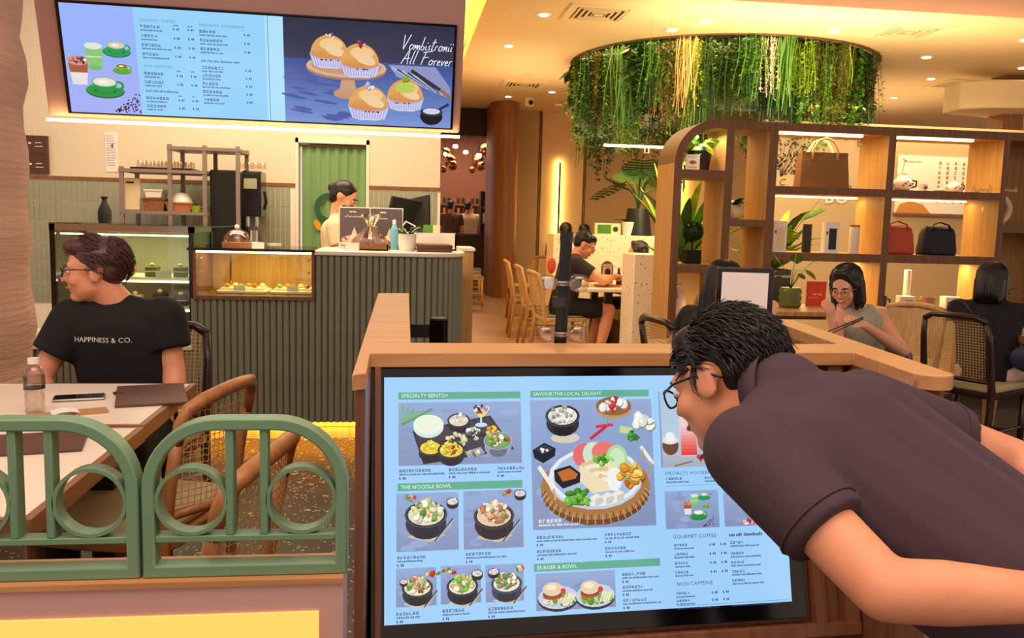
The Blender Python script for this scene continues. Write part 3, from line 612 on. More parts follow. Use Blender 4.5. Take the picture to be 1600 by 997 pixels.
def leaf_strip(mb, base, az, length, width, droop, n=6, lift=1.0, fold=.15):
    d = Vector((math.cos(az), math.sin(az), 0)); s_ = Vector((-d.y, d.x, 0)); A = []; B = []; C = []
    for i in range(n+1):
        t_ = i/n; q = Vector(base)+d*length*t_*(.9 if lift > .8 else 1)+Vector((0, 0, lift*length*(t_-droop*t_*t_))); w_ = width*math.sin(math.pi*min(.97, t_*.9+.08)); A.append(q+s_*w_+Vector((0, 0, w_*fold))); B.append(q); C.append(q-s_*w_+Vector((0, 0, w_*fold)))
    mb.strip(A, B); mb.strip(B, C)
t = T('potted_plant', 'white pot with a spiky dark leafed plant on the worktop', 'potted plant', (.035, 5.36, 1.142))
MB().lathe([(0, 0), (.046, 0), (.054, .03), (.057, .105), (.05, .105), (.048, .09), (0, .09)], n=24).build('pot', 'white', t, smooth=40); MB().cyl((0, 0, .088), (0, 0, .093), .048, n=20).build('soil', 'soil', t)
rn = random.Random(11)
for k in range(16): mb = MB(); leaf_strip(mb, (0, 0, .09), k*.42+rn.uniform(-.2, .2), rn.uniform(.08, .14), .008, rn.uniform(.3, .9), lift=rn.uniform(.6, 1.2)); mb.build('leaf', ('leaf_dark', 'leaf', 'leaf_dark', 'leaf_straw')[k % 4], t, smooth=180)
t = T('spray_bottle', 'light blue bottle standing behind the potted plant', 'bottle', (-.045, 5.5, 1.142)); MB().lathe([(0, 0), (.022, 0), (.024, .12), (.014, .15), (.01, .16), (.0, .16)], n=16).build('body', 'blue_bottle', t, smooth=50); MB().lathe([(.012, .16), (.012, .185), (0, .19)], n=12).build('cap', 'white', t)
for k in range(2): tag(MB().box(-.105, -.14, 0, .105, .14, .022).build('menu_folder', 'brown_menu', None, (.20, 5.40, 1.1425+k*.0225), (0, 0, R(k*1.5)), bevel=.003), ('lower' if k == 0 else 'upper')+' brown menu folder stacked on the worktop', 'menu')
t = T('counter_box', 'white open box at the till end of the worktop', 'box', (.20, 5.62, 1.142)); MB().box(-.13, -.05, 0, .15, -.04, .11).box(-.13, .05, 0, .15, .06, .11).box(-.13, -.05, 0, -.12, .06, .11).box(.14, -.05, 0, .15, .06, .11).box(-.13, -.05, 0, .15, .06, .01).build('tray', 'white', t)
t = T('green_carton', 'lime green carton standing in the white counter box', 'carton', (.17, 5.625, 1.153)); MB().box(-.03, -.025, 0, .03, .025, .15).build('body', 'lime_box', t); MB().box(.03, -.025, 0, .075, .025, .15).build('side_panel', 'cream_food', t)
tag(MB().box(-.04, -.03, 0, .04, .03, .13).build('card_box', 'dark_grey', None, (.095, 5.62, 1.153), bevel=.003), 'dark grey carton beside the lime green one', 'carton')
t = T('till_screen', 'black till screen seen from behind with looping white cable', 'screen', (.03, 6.05, 1.05))
MB().box(-.06, -.05, 0, .06, .05, .02).build('foot', 'black', t); MB().cyl((0, 0, .02), (0, .02, .26), .02, n=10).build('stand', 'black', t); MB().box(-.14, -.015, 0, .14, .015, .21).build('panel', 'black_matte', t, (-.02, 0, .22), (.25, .12, .5), bevel=.006); MB().box(-.09, -.012, 0, .09, .012, .23).build('customer_panel', 'black_matte', t, (.09, -.03, .22), (-.25, -.2, -.6), bevel=.006)
MB().tube([(-.03, -.07, .12), (-.05, -.075, .2), (.0, -.08, .27), (.06, -.08, .24), (.06, -.08, .16), (.02, -.08, .1)], .006, 8).build('cable', 'white', t, smooth=180)
# back of the wooden end panel beside the counter
t = T('end_panel', 'pale wooden end panel behind the counter with a glow at its foot', 'panel', (.43, 5.9, .0)); MB().box(-.03, 0, .15, .06, .4, 1.13).build('panel', 'blond_wood', t); MB().box(-.04, -.01, 1.13, .07, .41, 1.15).build('cap', 'white', t); MB().box(-.02, .01, .12, .05, .39, .145).build('lamp', 'lamp_kick', t); MB().box(-.02, .1, 0, .05, .3, .12).build('foot', 'black', t)

# ------------------------------------------------------------------ back bar
bb = T('back_bar', 'dark back bar cabinet under the tiled wall', 'cabinet', (-1.5, 7.15, 0)); MB().box(-.78, 0, 0, .58, .52, .98).build('body', 'shop_dark', bb); MB().box(-.8, -.02, .98, .6, .53, 1.02).build('worktop', 'steel', bb)
rk = T('metal_rack', 'grey metal rack of trays and tubs on the back bar', 'rack', (-2.16, 7.05, 1.02))
for x in (0, .36, .62, .87):
    for y in (0, .4): MB().box(x, y, 0, x+.03, y+.03, .66 if x < .3 else .84).build('post', 'rack_grey', rk)
for x0, x1, z in ((0, .65, .3), (0, .65, .62), (.36, .9, .80)): MB().box(x0-.003, -.003, z, x1+.003, .433, z+.025).build('shelf', 'rack_grey', rk)
t = T('chopping_board', 'white chopping board standing on the metal rack', 'chopping board', (-2.09, 7.12, 1.345)); MB().box(-.055, 0, 0, .065, .03, .25).build('board', 'cream_food', t, bevel=.01); MB().box(-.04, -.002, .21, .02, .0, .222).build('slot', 'black', t)
def tub(lb, x, w_, h, m, z=1.345, y=7.18):
    t = T('storage_tub', lb, 'tub', (x, y, z)); MB().prism([(-w_/2*.85, 0), (w_/2*.85, 0), (w_/2, h), (-w_/2, h)], -.09, .09).build('body', m, t); MB().box(-w_/2-.006, -.096, h, w_/2+.006, .096, h+.012).build('rim', m, t)
tub('brown wicker tub on the rack beside the chopping board', -1.92, .17, .09, 'wicker'); tub('wide brown tub on the rack', -1.73, .2, .06, 'terracotta'); tub('small white tub stacked above the wicker tub', -1.92, .13, .05, 'white', 1.45); 
t = T('white_bowl', 'upturned white bowl on the wide brown tub', 'bowl', (-1.73, 7.18, 1.418)); MB().lathe([(.085, 0), (.075, .03), (.04, .07), (.02, .075), (0, .075)], n=20).build('bowl', 'white', t, smooth=60)
t = T('green_cup', 'lime green cup lying at the rack end', 'cup', (-1.60, 7.08, 1.345)); MB().lathe([(0, 0), (.03, 0), (.042, .05), (.038, .05), (.028, .008), (0, .008)], n=16).build('cup', 'leaf_lime', t, smooth=50); MB().tube([(.04, 0, .04), (.06, 0, .035), (.06, 0, .018), (.035, 0, .012)], .005, 6).build('handle', 'leaf_lime', t)
t = T('glass_tray', 'black tray under rows of upturned glasses', 'tray', (-2.02, 7.12, 1.665)); MB().box(-.06, -.06, 0, .40, .2, .014).build('tray', 'black', t)
gm = MB().lathe([(.028, 0), (.024, .05), (.022, .052), (.0, .052)], n=12).mesh('bowl', 'clear_plastic', 50)
for i in range(7):
    for j in range(2): g_ = link('drinking_glass', gm, None, (-2.02+.06*i, 7.12+.1*j, 1.68)); tag(g_, 'upturned drinking glass on the black rack tray', 'glass', 'glasses on the rack')
for i in range(4): g_ = link('drinking_glass', gm, None, (-1.28+.055*i, 7.25, 1.70)); tag(g_, 'upturned drinking glass on top of the coffee machine', 'glass', 'glasses on the coffee machine')
cm = T('coffee_machine', 'big black coffee machine at the rack end', 'coffee machine', (-1.38, 7.1, 1.02)); MB().box(-.125, .035, 0, .085, .39, .66).build('body', 'black', cm, bevel=.012); MB().box(.124, .02, .30, .27, .3, .66).build('head', 'black_gloss', cm, bevel=.01); MB().box(.13, .0, .0, .29, .36, .10).build('drip_tray', 'steel', cm, bevel=.006); MB().box(.135, .24, .1, .28, .36, .3).build('back_plate', 'steel', cm)
for x in (.16, .23): MB().cyl((x, .06, .30), (x, .06, .22), .016, n=10).build('spout', 'chrome', cm)
MB().box(.14, .01, .52, .24, .018, .60).build('display', 'sage_tile', cm); MB().tube([(.29, .05, .36), (.31, .02, .42), (.30, 0, .5)], .012, 8).build('lever', 'black', cm); MB().cyl((.20, .1, .1), (.20, .1, .19), .035, n=14).build('jug', 'chrome', cm)
t = T('paper_cups', 'stack of white cups by the coffee machine foot', 'cups', (-1.02, 7.2, 1.02)); MB().lathe([(0, 0), (.05, 0), (.06, .09), (0, .09)], n=16).build('cup', 'white', t, smooth=40); MB().box(-.09, -.09, -.0, .09, .0, .012).build('saucer', 'steel', t)
t = T('wall_plaque', 'pair of brown menu plaques mounted on the tiled wall', 'plaque', (-3.10, YB-.03, 1.625)); MB().box(0, 0, 0, .195, .03, .155).build('lower_plaque', 'brown_plaque', t); MB().box(0, -.005, .162, .195, .03, .31).build('upper_plaque', 'brown_plaque', t)
for z in (.07, .24): MB().box(.05, -.008, z, .07, -.004, z+.015).box(.10, -.008, z-.02, .16, -.004, z-.015).box(.10, -.008, z+.01, .15, -.004, z+.015).build('lettering', 'paper', t)
t = T('paper_notice', 'tall white paper notice stuck on the cream tiles', 'notice', (-2.46, YB-.006, 1.66)); MB().box(0, 0, 0, .1, .004, .33).build('sheet', 'paper', t); p = Pic(.1, .33); [p.latin(.01, .03+.02*k, .075, .008, (150, 140, 130)) for k in range(13)]; p.rect(.05, .1, .062, .13, (90, 80, 70)); p.build('print', 'paper_print', t, (0, -.001, .33))
cu = T('door_curtain', 'green curtain with a dark green ring hanging in the doorway', 'curtain', (-.86, YB+.05, .1))
fold = [(i*.0138, .012*math.sin(i*1.1)+.006*math.sin(i*2.7)) for i in range(41)]
MB().strip([(x, y, 0) for x, y in fold], [(x, y, 1.83) for x, y in fold]).build('cloth', 'green_curtain', cu, smooth=180); MB().cyl((-.03, 0, 1.84), (.58, 0, 1.84), .012, n=8).build('rail', 'steel', cu)
p = Pic(.5, .6); rg = arc(0, 0, .13, 90, 300, 22); ri = arc(0, 0, .085, 300, 90, 22); 
for i in range(22): a, b = rg[i], rg[i+1]; c_, d_ = ri[21-i], ri[22-i]; p.poly([a, b, c_, d_], (24, 92, 56))
p.ell(-.10, .15, .026, .05, (222, 160, 40), -25); p.build('emblem', 'paper_print', cu, (.235, -.03, 1.31))
t = T('pantry_shelf', 'narrow dark shelf of jars seen past the curtain edge', 'shelf', (-.9, YB+.5, 0)); MB().box(0, 0, 0, .2, .3, 1.8).build('body', 'black', t)
for k in range(5): MB().box(.0, -.01, .3*k+.3, .06, 0, .3*k+.36).build('jar', 'white', t)

# ------------------------------------------------------------------ menu kiosk partition in front
KX, KY = .5, 1.9
kk = T('menu_kiosk', 'wooden U shaped partition with slanted menu screen', 'kiosk', (KX, KY, 0))
top_poly = [(-.09, 1.64), (-.064, 1.66), (-.066, 1.905), (1.10, 1.965), (1.075, 1.67)]+arc(1.122, 1.69, .045, 200, 350, 6)+[(1.27, 2.66), (1.19, 2.70), (1.135, 2.11), (.025, 2.07), (.032, 3.44), (-.088, 3.42)]
kp = [(x-KX, y-KY) for x, y in top_poly]
MB().slab(kp, 1.018, 1.05).build('top', 'kiosk_top', kk, bevel=.004)
def kbody(poly, z0, z1, nm, m='kiosk_wood'): return MB().slab([(x-KX, y-KY) for x, y in poly], z0, z1).build(nm, m, kk)
kbody([(-.084, 1.65), (-.066, 1.67), (-.06, 2.07), (.02, 2.08), (.026, 3.43), (-.082, 3.41)], 0, 1.018, 'side_wall')
kbody([(1.083, 1.68), (1.12, 1.652), (1.158, 1.69), (1.26, 2.655), (1.195, 2.69), (1.10, 1.98)], 0, 1.018, 'side_wall')
kbody([(-.06, 1.965), (1.10, 2.0), (1.13, 2.10), (.02, 2.062)], 0, 1.018, 'cross_wall')
KO = (-.035-KX, 1.93-KY, .9905); KT, KYW = R(-14.88), R(3.2)
pn = MB().box(-.022, .012, -.62, 1.115, .03, .022).build('front_panel', 'kiosk_wood', kk, KO, (KT, 0, KYW))
def kf(nm, x0, z0, x1, z1, y0, y1, m='kiosk_wood'): return MB().box(x0, y0, z0, x1, y1, z1).build(nm, m, kk, KO, (KT, 0, KYW), bevel=.002)
kf('moulding', -.022, -.60, -.008, .035, -.03, .012); kf('moulding', 1.0, -.60, 1.03, .035, -.02, .012); kf('moulding', -.022, -.615, 1.115, -.585, -.022, .012); kf('moulding', -.022, .03, 1.115, .045, -.03, .02)
kf('moulding', 1.075, -.60, 1.115, .035, -.02, .012)
MB().box(-.03, -.155, -.99, 1.12, -.12, -.575).build('lower_panel', 'kiosk_wood', kk, KO, (0, 0, KYW))
scr = kf('screen', -.03, -.572, .985, .028, -.008, .012, 'black_gloss')
p = Pic(.947, .533, (160, 208, 250)); G = (96, 172, 148); LB = (228, 240, 238); INK = (46, 70, 104); PB = (150, 172, 214)
for x0, y0, x1, y1, s_ in ((.031, .034, .309, .05, 'SPECIALTY BENTO+'), (.332, .033, .617, .049, 'SAVOUR THE LOCAL DELIGHT'), (.029, .234, .309, .251, 'THE NOODLE BOWL'), (.331, .42, .627, .437, 'BURGER & BOWL')):
    p.rect(x0, y0, x1, y1, G)
    p.up(); p.text(s_, x0+.007, y1-.0045, .0118, (226, 250, 240)); p.k -= 1
for x0, y0, x1, y1 in ((.031, .057, .309, .196), (.331, .055, .622, .346), (.64, .038, .912, .215), (.026, .256, .163, .381), (.174, .255, .309, .382), (.025, .416, .113, .497), (.122, .415, .211, .496), (.221, .417, .307, .497), (.334, .441, .518, .522), (.645, .27, .777, .356), (.79, .272, .903, .356)):
    p.grad(x0, y0, x1, y1, (146, 170, 214), (134, 148, 186), 8); p.up()
    for i in range(14): rx_ = (x1-x0)*p.rnd.uniform(.05, .16); ry_ = (y1-y0)*p.rnd.uniform(.03, .08); g_ = p.rnd.uniform(-10, 12); p.ell(p.rnd.uniform(x0+rx_, x1-rx_), p.rnd.uniform(y0+ry_, y1-ry_), rx_, ry_, (142+g_, 160+g_, 202+g_)); p.up()
    p.k = 3
p.up(16)
def clip_note(): pass
# bento
for i in range(8): p.poly([(.035, .10), (.04+.012*i, .062+.004*i), (.045+.012*i, .066+.004*i)], (120, 176, 120))
p.poly([(.035, .104), (.105, .07), (.108, .074), (.04, .108)], (96, 156, 84)); p.up(); p.poly([(.062, .12), (.238, .088), (.292, .165), (.086, .194)], (44, 42, 54)); p.up(); p.poly([(.068, .122), (.234, .092), (.284, .162), (.09, .188)], (66, 60, 74)); p.up()
p.line(.12, .145, .262, .125, .003, (30, 28, 38)); p.line(.15, .105, .19, .175, .003, (30, 28, 38)); p.line(.20, .098, .24, .165, .003, (30, 28, 38)); p.up()
p.ell(.098, .112, .034, .024, (206, 232, 220)); p.up(); p.ell(.098, .106, .034, .022, (236, 244, 222)); p.up()
p.bowl(.166, .098, .026, [(232, 220, 200), (190, 176, 160), (246, 240, 230)], 12); p.blobs(.162, .14, .022, .012, [(224, 200, 150), (92, 150, 60), (240, 226, 190)], 16, .004, .008); p.blobs(.198, .128, .018, .012, [(230, 240, 220), (60, 66, 60), (210, 222, 200)], 16, .003, .007); p.blobs(.242, .12, .016, .012, [(240, 190, 50), (226, 160, 40)], 14, .003, .007)
p.bowl(.102, .158, .028, [(242, 206, 50), (250, 222, 90), (226, 176, 40)], 14); p.bowl(.148, .164, .031, [(240, 214, 60), (250, 230, 110), (190, 60, 60), (226, 190, 50)], 22); p.bowl(.254, .145, .033, [(110, 178, 60), (228, 80, 96), (150, 206, 80), (240, 224, 220), (60, 120, 60)], 24, (150, 156, 176))
p.up(); p.poly([(.178, .168), (.214, .158), (.224, .172), (.186, .182)], (150, 160, 190)); p.blobs(.2, .17, .014, .006, [(226, 214, 170), (120, 96, 60)], 8, .003, .006)
p.up(); p.poly([(.196, .075), (.236, .075), (.22, .092), (.212, .092)], (240, 214, 120)); p.line(.216, .09, .216, .108, .004, (206, 226, 244)); p.ell(.216, .109, .014, .005, (196, 222, 246)); p.blobs(.216, .074, .016, .008, [(230, 90, 100), (250, 230, 230), (60, 40, 60), (240, 170, 180)], 14, .003, .006)
# big chicken rice picture
p.up(); p.ell(.41, .142, .034, .012, (216, 206, 186)); p.bowl(.405, .092, .041, [(232, 232, 222), (206, 206, 190), (246, 246, 240), (150, 150, 130)], 22, (40, 42, 54)); p.up(); p.ell(.527, .076, .043, .024, (196, 148, 92)); p.up(); p.ell(.527, .071, .043, .022, (150, 100, 56)); p.blobs(.527, .068, .032, .013, [(206, 44, 50), (236, 230, 220), (220, 60, 60), (240, 236, 226)], 14, .007, .012)
p.up(); p.line(.468, .146, .515, .112, .007, (206, 36, 70)); p.line(.482, .118, .524, .114, .007, (216, 50, 80)); p.line(.51, .116, .512, .098, .002, (120, 160, 60)); p.blobs(.596, .108, .022, .016, [(236, 236, 226), (216, 220, 206)], 8, .012, .018); p.line(.54, .124, .57, .13, .016, (196, 220, 150)); p.blobs(.573, .14, .014, .01, [(70, 150, 60), (100, 180, 80)], 12, .004, .008)
p.up(); p.poly([(.332, .168), (.36, .152), (.386, .165), (.384, .182), (.356, .198), (.336, .186)], (30, 32, 42)); p.up(); p.poly([(.337, .167), (.36, .156), (.38, .166), (.357, .178)], (56, 58, 70)); p.blobs(.359, .168, .01, .005, [(240, 240, 240)], 7, .002, .004)
p.up(); p.ell(.478, .262, .128, .078, (110, 70, 38)); p.up(); p.ell(.478, .252, .13, .076, (172, 120, 70)); p.up()
for i in range(40): a = R(8+i*4.2); p.line(.478+.118*math.cos(a), .25+.066*math.sin(a), .478+.13*math.cos(a), .262+.076*math.sin(a), .0022, (104, 64, 34) if i % 2 else (206, 160, 106))
p.up(); p.ell(.478, .235, .113, .07, (196, 206, 226)); p.up(); p.ell(.478, .232, .11, .066, (230, 236, 244)); p.up(); p.ell(.478, .231, .1, .058, (172, 190, 216)); p.up()
p.ell(.452, .182, .026, .028, (232, 110, 110), 20); p.up(); p.ell(.475, .18, .026, .028, (206, 228, 206)); p.up(); p.ell(.5, .176, .03, .024, (236, 120, 112)); p.up(); p.ell(.53, .19, .026, .03, (176, 214, 160)); p.up(); p.ell(.53, .19, .019, .022, (206, 232, 190)); p.up()
p.poly([(.44, .205), (.5, .185), (.535, .215), (.52, .262), (.47, .268), (.44, .24)], (238, 222, 186)); p.up()
for i in range(7): p.line(.445+.01*i, .205+.006*i, .495+.006*i, .19+.012*i, .009, ((226, 196, 146), (246, 234, 206))[i % 2]); p.up()
p.blobs(.494, .194, .024, .011, [(110, 190, 60), (140, 210, 80), (80, 160, 50)], 18, .004, .008); p.up(); p.ell(.522, .238, .018, .026, (240, 244, 240)); p.up(); p.poly([(.38, .214), (.418, .204), (.442, .222), (.44, .243), (.40, .256), (.382, .238)], (32, 34, 46)); p.up(); p.poly([(.388, .219), (.417, .21), (.436, .224), (.43, .234), (.40, .24)], (196, 110, 46)); p.up()
p.blobs(.56, .23, .026, .026, [(232, 166, 50), (240, 190, 80), (206, 120, 40), (246, 214, 120)], 26, .007, .013); p.blobs(.433, .275, .03, .016, [(110, 180, 56), (70, 140, 46), (150, 206, 80)], 16, .008, .013)
for x, y in ((.478, .282), (.504, .28), (.53, .275)): p.up(); p.poly([(x-.016, y-.004), (x, y-.014), (x+.014, y-.006), (x+.012, y+.01), (x-.004, y+.015)], (238, 234, 222)); p.up(); p.poly([(x-.004, y-.0), (x+.014, y-.006), (x+.012, y+.01), (x-.004, y+.015)], (210, 202, 186))
p.up(); p.line(.345, .205, .378, .255, .009, (240, 236, 222)); p.line(.588, .165, .616, .205, .008, (240, 236, 222)); p.line(.592, .17, .594, .2, .004, (196, 150, 100)); p.line(.612, .2, .606, .232, .004, (196, 150, 100)); p.line(.378, .255, .382, .28, .005, (206, 170, 120))
p.cjk(.342, .322, 6, .008, (240, 240, 246)); p.latin(.342, .332, .09, .005, (230, 232, 240))
# drinks picture
p.up(); p.grad(.64, .038, .912, .16, (170, 200, 224), (186, 206, 224), 6); p.grad(.64, .16, .912, .215, (190, 196, 206), (170, 174, 190), 4); p.up(); p.poly([(.683, .086), (.727, .086), (.723, .19), (.687, .19)], (236, 206, 206)); p.up(); p.grad(.686, .125, .725, .188, (240, 190, 186), (226, 70, 66), 8); p.blobs(.704, .076, .016, .012, [(120, 206, 60), (90, 180, 50)], 14, .006, .011); p.up(); p.ell(.66, .165, .02, .022, (110, 74, 54)); p.up(); p.ell(.66, .153, .02, .009, (226, 226, 230)); p.up(); p.ell(.66, .145, .012, .012, (240, 240, 244)); p.blobs(.735, .195, .012, .007, [(130, 30, 50), (170, 50, 60)], 14, .003, .005); p.line(.668, .212, .712, .202, .003, (140, 100, 70)); p.poly([(.75, .12), (.79, .12), (.786, .19), (.754, .19)], (240, 190, 90)); p.up()
p.text('SPECIALTY HOUSEBREW ICED', .643, .232, .0105, INK, space=1.15)
for x in (.645, .74, .83): p.cjk(x, .238, 6, .006, INK); p.latin(x, .2465, .06, .004, INK)
p.rect(.643, .257, .915, .2575, INK)
# noodle bowls
NB = [((.09, .302), .047, [(226, 222, 190), (206, 196, 140), (110, 170, 60), (240, 232, 206), (226, 180, 130)], (40, 44, 66)), ((.24, .31), .046, [(232, 200, 170), (206, 140, 100), (240, 226, 206), (110, 160, 50), (196, 120, 80)], (44, 40, 44)), ((.07, .455), .034, [(236, 226, 200), (216, 170, 110), (110, 170, 60), (150, 100, 60), (230, 190, 140)], (40, 42, 50)), ((.167, .456), .035, [(240, 230, 206), (130, 200, 60), (226, 200, 140), (120, 190, 60), (206, 180, 120)], (34, 36, 46)), ((.264, .455), .035, [(236, 232, 220), (226, 150, 60), (90, 150, 60), (150, 130, 100), (240, 236, 230)], (54, 62, 80))]
for (cx, cy), r, cols, dk in NB:
    p.up(); p.poly([(cx-r*.9, cy+r*1.0), (cx-r*.1, cy+r*.6), (cx+r*.9, cy+r*.95), (cx+r*.2, cy+r*1.25)], (206, 190, 160)); p.bowl(cx, cy, r, cols, 40, dk, mound=.5); p.line(cx+r*.4, cy+r*1.2, cx+r*1.25, cy+r*.2, .0025, (60, 50, 60)); p.line(cx+r*.5, cy+r*1.2, cx+r*1.3, cy+r*.26, .0025, (190, 180, 170))
for cx, cy, r in ((.147, .275, .014), (.298, .262, .014), (.04, .44, .009), (.199, .43, .013), (.235, .428, .013)): p.bowl(cx, cy, r, [(226, 220, 216), (200, 190, 186)], 6, (40, 40, 52))
for cx, cy in ((.05, .264), (.27, .26), (.10, .425), (.14, .422), (.29, .425)): p.blobs(cx, cy, .016, .005, [(206, 50, 60), (90, 160, 60), (220, 200, 160)], 10, .003, .006)
# burgers
for cx in (.377, .462): 
    p.up(); p.ell(cx, .493, .046, .027, (40, 42, 50)); p.up(); p.ell(cx, .489, .045, .025, (196, 206, 220)); p.blobs(cx, .492, .034, .014, [(120, 180, 60), (150, 200, 80), (230, 224, 196)], 18, .006, .01); p.up(); p.ell(cx-.012, .486, .022, .008, (196, 70, 50)); p.up(); p.ell(cx-.012, .481, .022, .008, (120, 70, 40)); p.up(); p.ell(cx-.012, .471, .022, .015, (232, 206, 166)); p.up(); p.ell(cx-.014, .467, .012, .006, (246, 232, 206)); p.up(); p.ell(cx+.012, .476, .006, .006, (220, 50, 50))
    for i in range(4): p.line(cx+.01+i*.006, .503, cx+.02+i*.006, .482, .004, (240, 232, 190))
coffee_set(p, .675, .2365, .2, None, None); p.blobs(.83, .30, .02, .012, [(240, 210, 180), (226, 180, 150)], 12, .005, .01); p.blobs(.84, .345, .02, .006, [(220, 60, 90), (240, 200, 210)], 10, .004, .007)
# text blocks
def entry(x, y, n, w_): p.cjk(x, y, n, .0062, INK); p.latin(x, y+.0085, w_, .0042, INK); p.price(x, y+.0165, .005, INK)
for x, y, n, w_ in ((.031, .203, 10, .1), (.139, .203, 9, .095), (.247, .203, 9, .06), (.026, .386, 9, .07), (.174, .385, 8, .1), (.024, .502, 7, .055), (.122, .501, 7, .06), (.221, .502, 8, .085), (.332, .356, 9, .14), (.488, .356, 9, .09), (.332, .386, 8, .09), (.488, .386, 7, .075), (.525, .444, 8, .09), (.525, .472, 7, .07), (.525, .5, 8, .095)): entry(x, y, n, w_)
p.text('GOURMET COFFEE', .648, .374, .0115, INK, space=1.1); p.text('NON CAFFEINE', .652, .478, .0115, INK, space=1.1); p.latin(.784, .367, .1, .0075, INK)
for x, ys, w_ in ((.65, (.386, .406, .426, .446, .492, .508), .05), (.786, (.386, .41, .43, .45, .47), .08)):
    for y in ys: p.cjk(x, y, 5, .0058, INK); p.latin(x, y+.008, w_, .004, INK)
for y in (.388, .408, .428, .448, .494, .51): p.price(.735, y, .005, INK); p.price(.762, y, .005, INK)
p.rect(.65, .5215, .925, .5222, INK); p.latin(.65, .526, .1, .0035, INK); p.latin(.78, .526, .13, .0035, INK)
p.build('menu_print', 'screen_print', scr, (0, -.0085, 0))
# belt post behind the kiosk, clamp pole, white sign
t = T('barrier_post', 'black retractable belt post standing inside the partition', 'barrier', (.145, 3.28, 0)); MB().cyl((0, 0, .02), (0, 0, .9), .032, n=18).build('post', 'black', t, smooth=40); MB().cyl((0, 0, .86), (0, 0, .965), .036, n=18).build('head', 'black_gloss', t, smooth=40); MB().cyl((0, 0, .965), (0, 0, .972), .033, n=18).build('cap', 'dark_grey', t); MB().lathe([(0, 0), (.16, 0), (.16, .012), (.04, .03), (0, .03)], n=24).build('foot', 'black', t, smooth=40); MB().box(-.12, -.004, .895, -.03, .004, .945).build('belt', 'black_matte', t)
t = T('clamp_pole', 'black pole with clear plastic clamps on the partition edge', 'pole', (.395, 2.12, 0)); MB().cyl((0, 0, .9), (.012, 0, 1.322), .0155, n=16).build('pole', 'black', t, smooth=40); MB().cyl((.011, 0, 1.30), (.0125, 0, 1.325), .017, n=16).build('cap', 'black_gloss', t, smooth=40)
for z, k in ((1.197, 0), (1.07, 1)):
    MB().box(-.062, -.022, -.02, -.018, .022, .02).build('clamp', 'clear_plastic', t, (.006, 0, z), bevel=.012); MB().box(.02, -.024, -.022, .062, .024, .022).build('clamp', 'clear_plastic', t, (.006, 0, z), bevel=.012); MB().tube([(.025*math.cos(a*.5236), .025*math.sin(a*.5236), 0) for a in range(12)], .008, 8, True).build('collar', 'clear_plastic', t, (.006, 0, z), smooth=180)
    [MB().cyl((sx, -.026, z), (sx, -.03, z), .012, n=12).build('screw', 'chrome', t) for sx in (.035, -.035)]; MB().cyl((0, 0, z-.06), (0, 0, z-.035), .019, n=14).build('ring', 'dark_grey', t)
MB().sph((-.026, -.012, 1.240), (.011, .004, .02), 14, 9, Matrix.Rotation(R(0), 4, 'Y')).build('knob', 'orange_red', t, smooth=180)
t = T('sign_frame', 'white backlit sign in a black frame on the partition end', 'sign', (1.10, 2.69, 1.05), R(-12)); MB().box(-.085, -.02, .0, .105, .02, .012).build('foot', 'black', t); MB().box(-.08, -.012, .0, .10, .028, .165).build('frame', 'black_gloss', t, bevel=.003); MB().box(-.066, -.014, .014, .082, -.0125, .15).build('panel', 'white_screen', t)

# ------------------------------------------------------------------ low wall and green fence
lw = S(MB().box(-1.6, 1.487, 0, -.095, 1.60, .708).build('wall_low', 'pink_paint'), 'low pink wall under the green fence'); S(MB().box(-1.6, 1.482, .706, -.095, 1.60, .716).build('trim_5', 'kiosk_top'))
MB().box(-1.6, 1.483, .2, -.137, 1.489, .655).build('light_panel', 'lamp_panel', lw, label='warm backlit panel set into the low wall')
def ring_prism(mb, outer, inner, y0, y1):
    n = len(outer); vs = [(x, y0, z) for x, z in outer]+[(x, y0, z) for x, z in inner]+[(x, y1, z) for x, z in outer]+[(x, y1, z) for x, z in inner]; fs = []
    for i in range(n): j = (i+1) % n; fs += [(i, j, n+j, n+i), (2*n+j, 2*n+i, 3*n+i, 3*n+j), (i, 2*n+i, 2*n+j, j), (n+j, 3*n+j, 3*n+i, n+i)]
    return mb.add(vs, fs)
def outline(x0, z0, x1, z1, r, e):
    return [(x0+e, z0+e), (x1-e, z0+e)]+arc(x1-r, z1-r, r-e, 0, 90, 10)+arc(x0+r, z1-r, r-e, 90, 180, 10)
for x0, lb in ((-.790, 'green arched fence panel overlapping the near table'), (-.437, 'green arched fence panel beside the wooden kiosk'), (-1.143, 'green arched fence panel next along the low wall')):
    t = T('fence_panel', lb, 'fence', (x0, 1.5, .716)); W_ = .348; H_ = .282
    ring_prism(MB(), outline(0, 0, W_, H_, .125, 0), outline(0, 0, W_, H_, .125, .021), 0, .04).build('frame', 'fence_green', t, bevel=.003)
    MB().box(.02, .004, .062, W_-.02, .036, .074).build('rail', 'fence_green', t, bevel=.002)
    for x in (.146, .204): MB().box(x-.007, .004, .074, x+.007, .036, H_-.02).build('bar', 'fence_green', t, bevel=.002)
    for x in (.081, .268):
        c1 = arc(x, .135, .061, 0, 360, 32)[:-1]; c2 = arc(x, .135, .0545, 0, 360, 32)[:-1]; ring_prism(MB(), c1, c2, .004, .036).build('ring', 'fence_green', t, smooth=40)

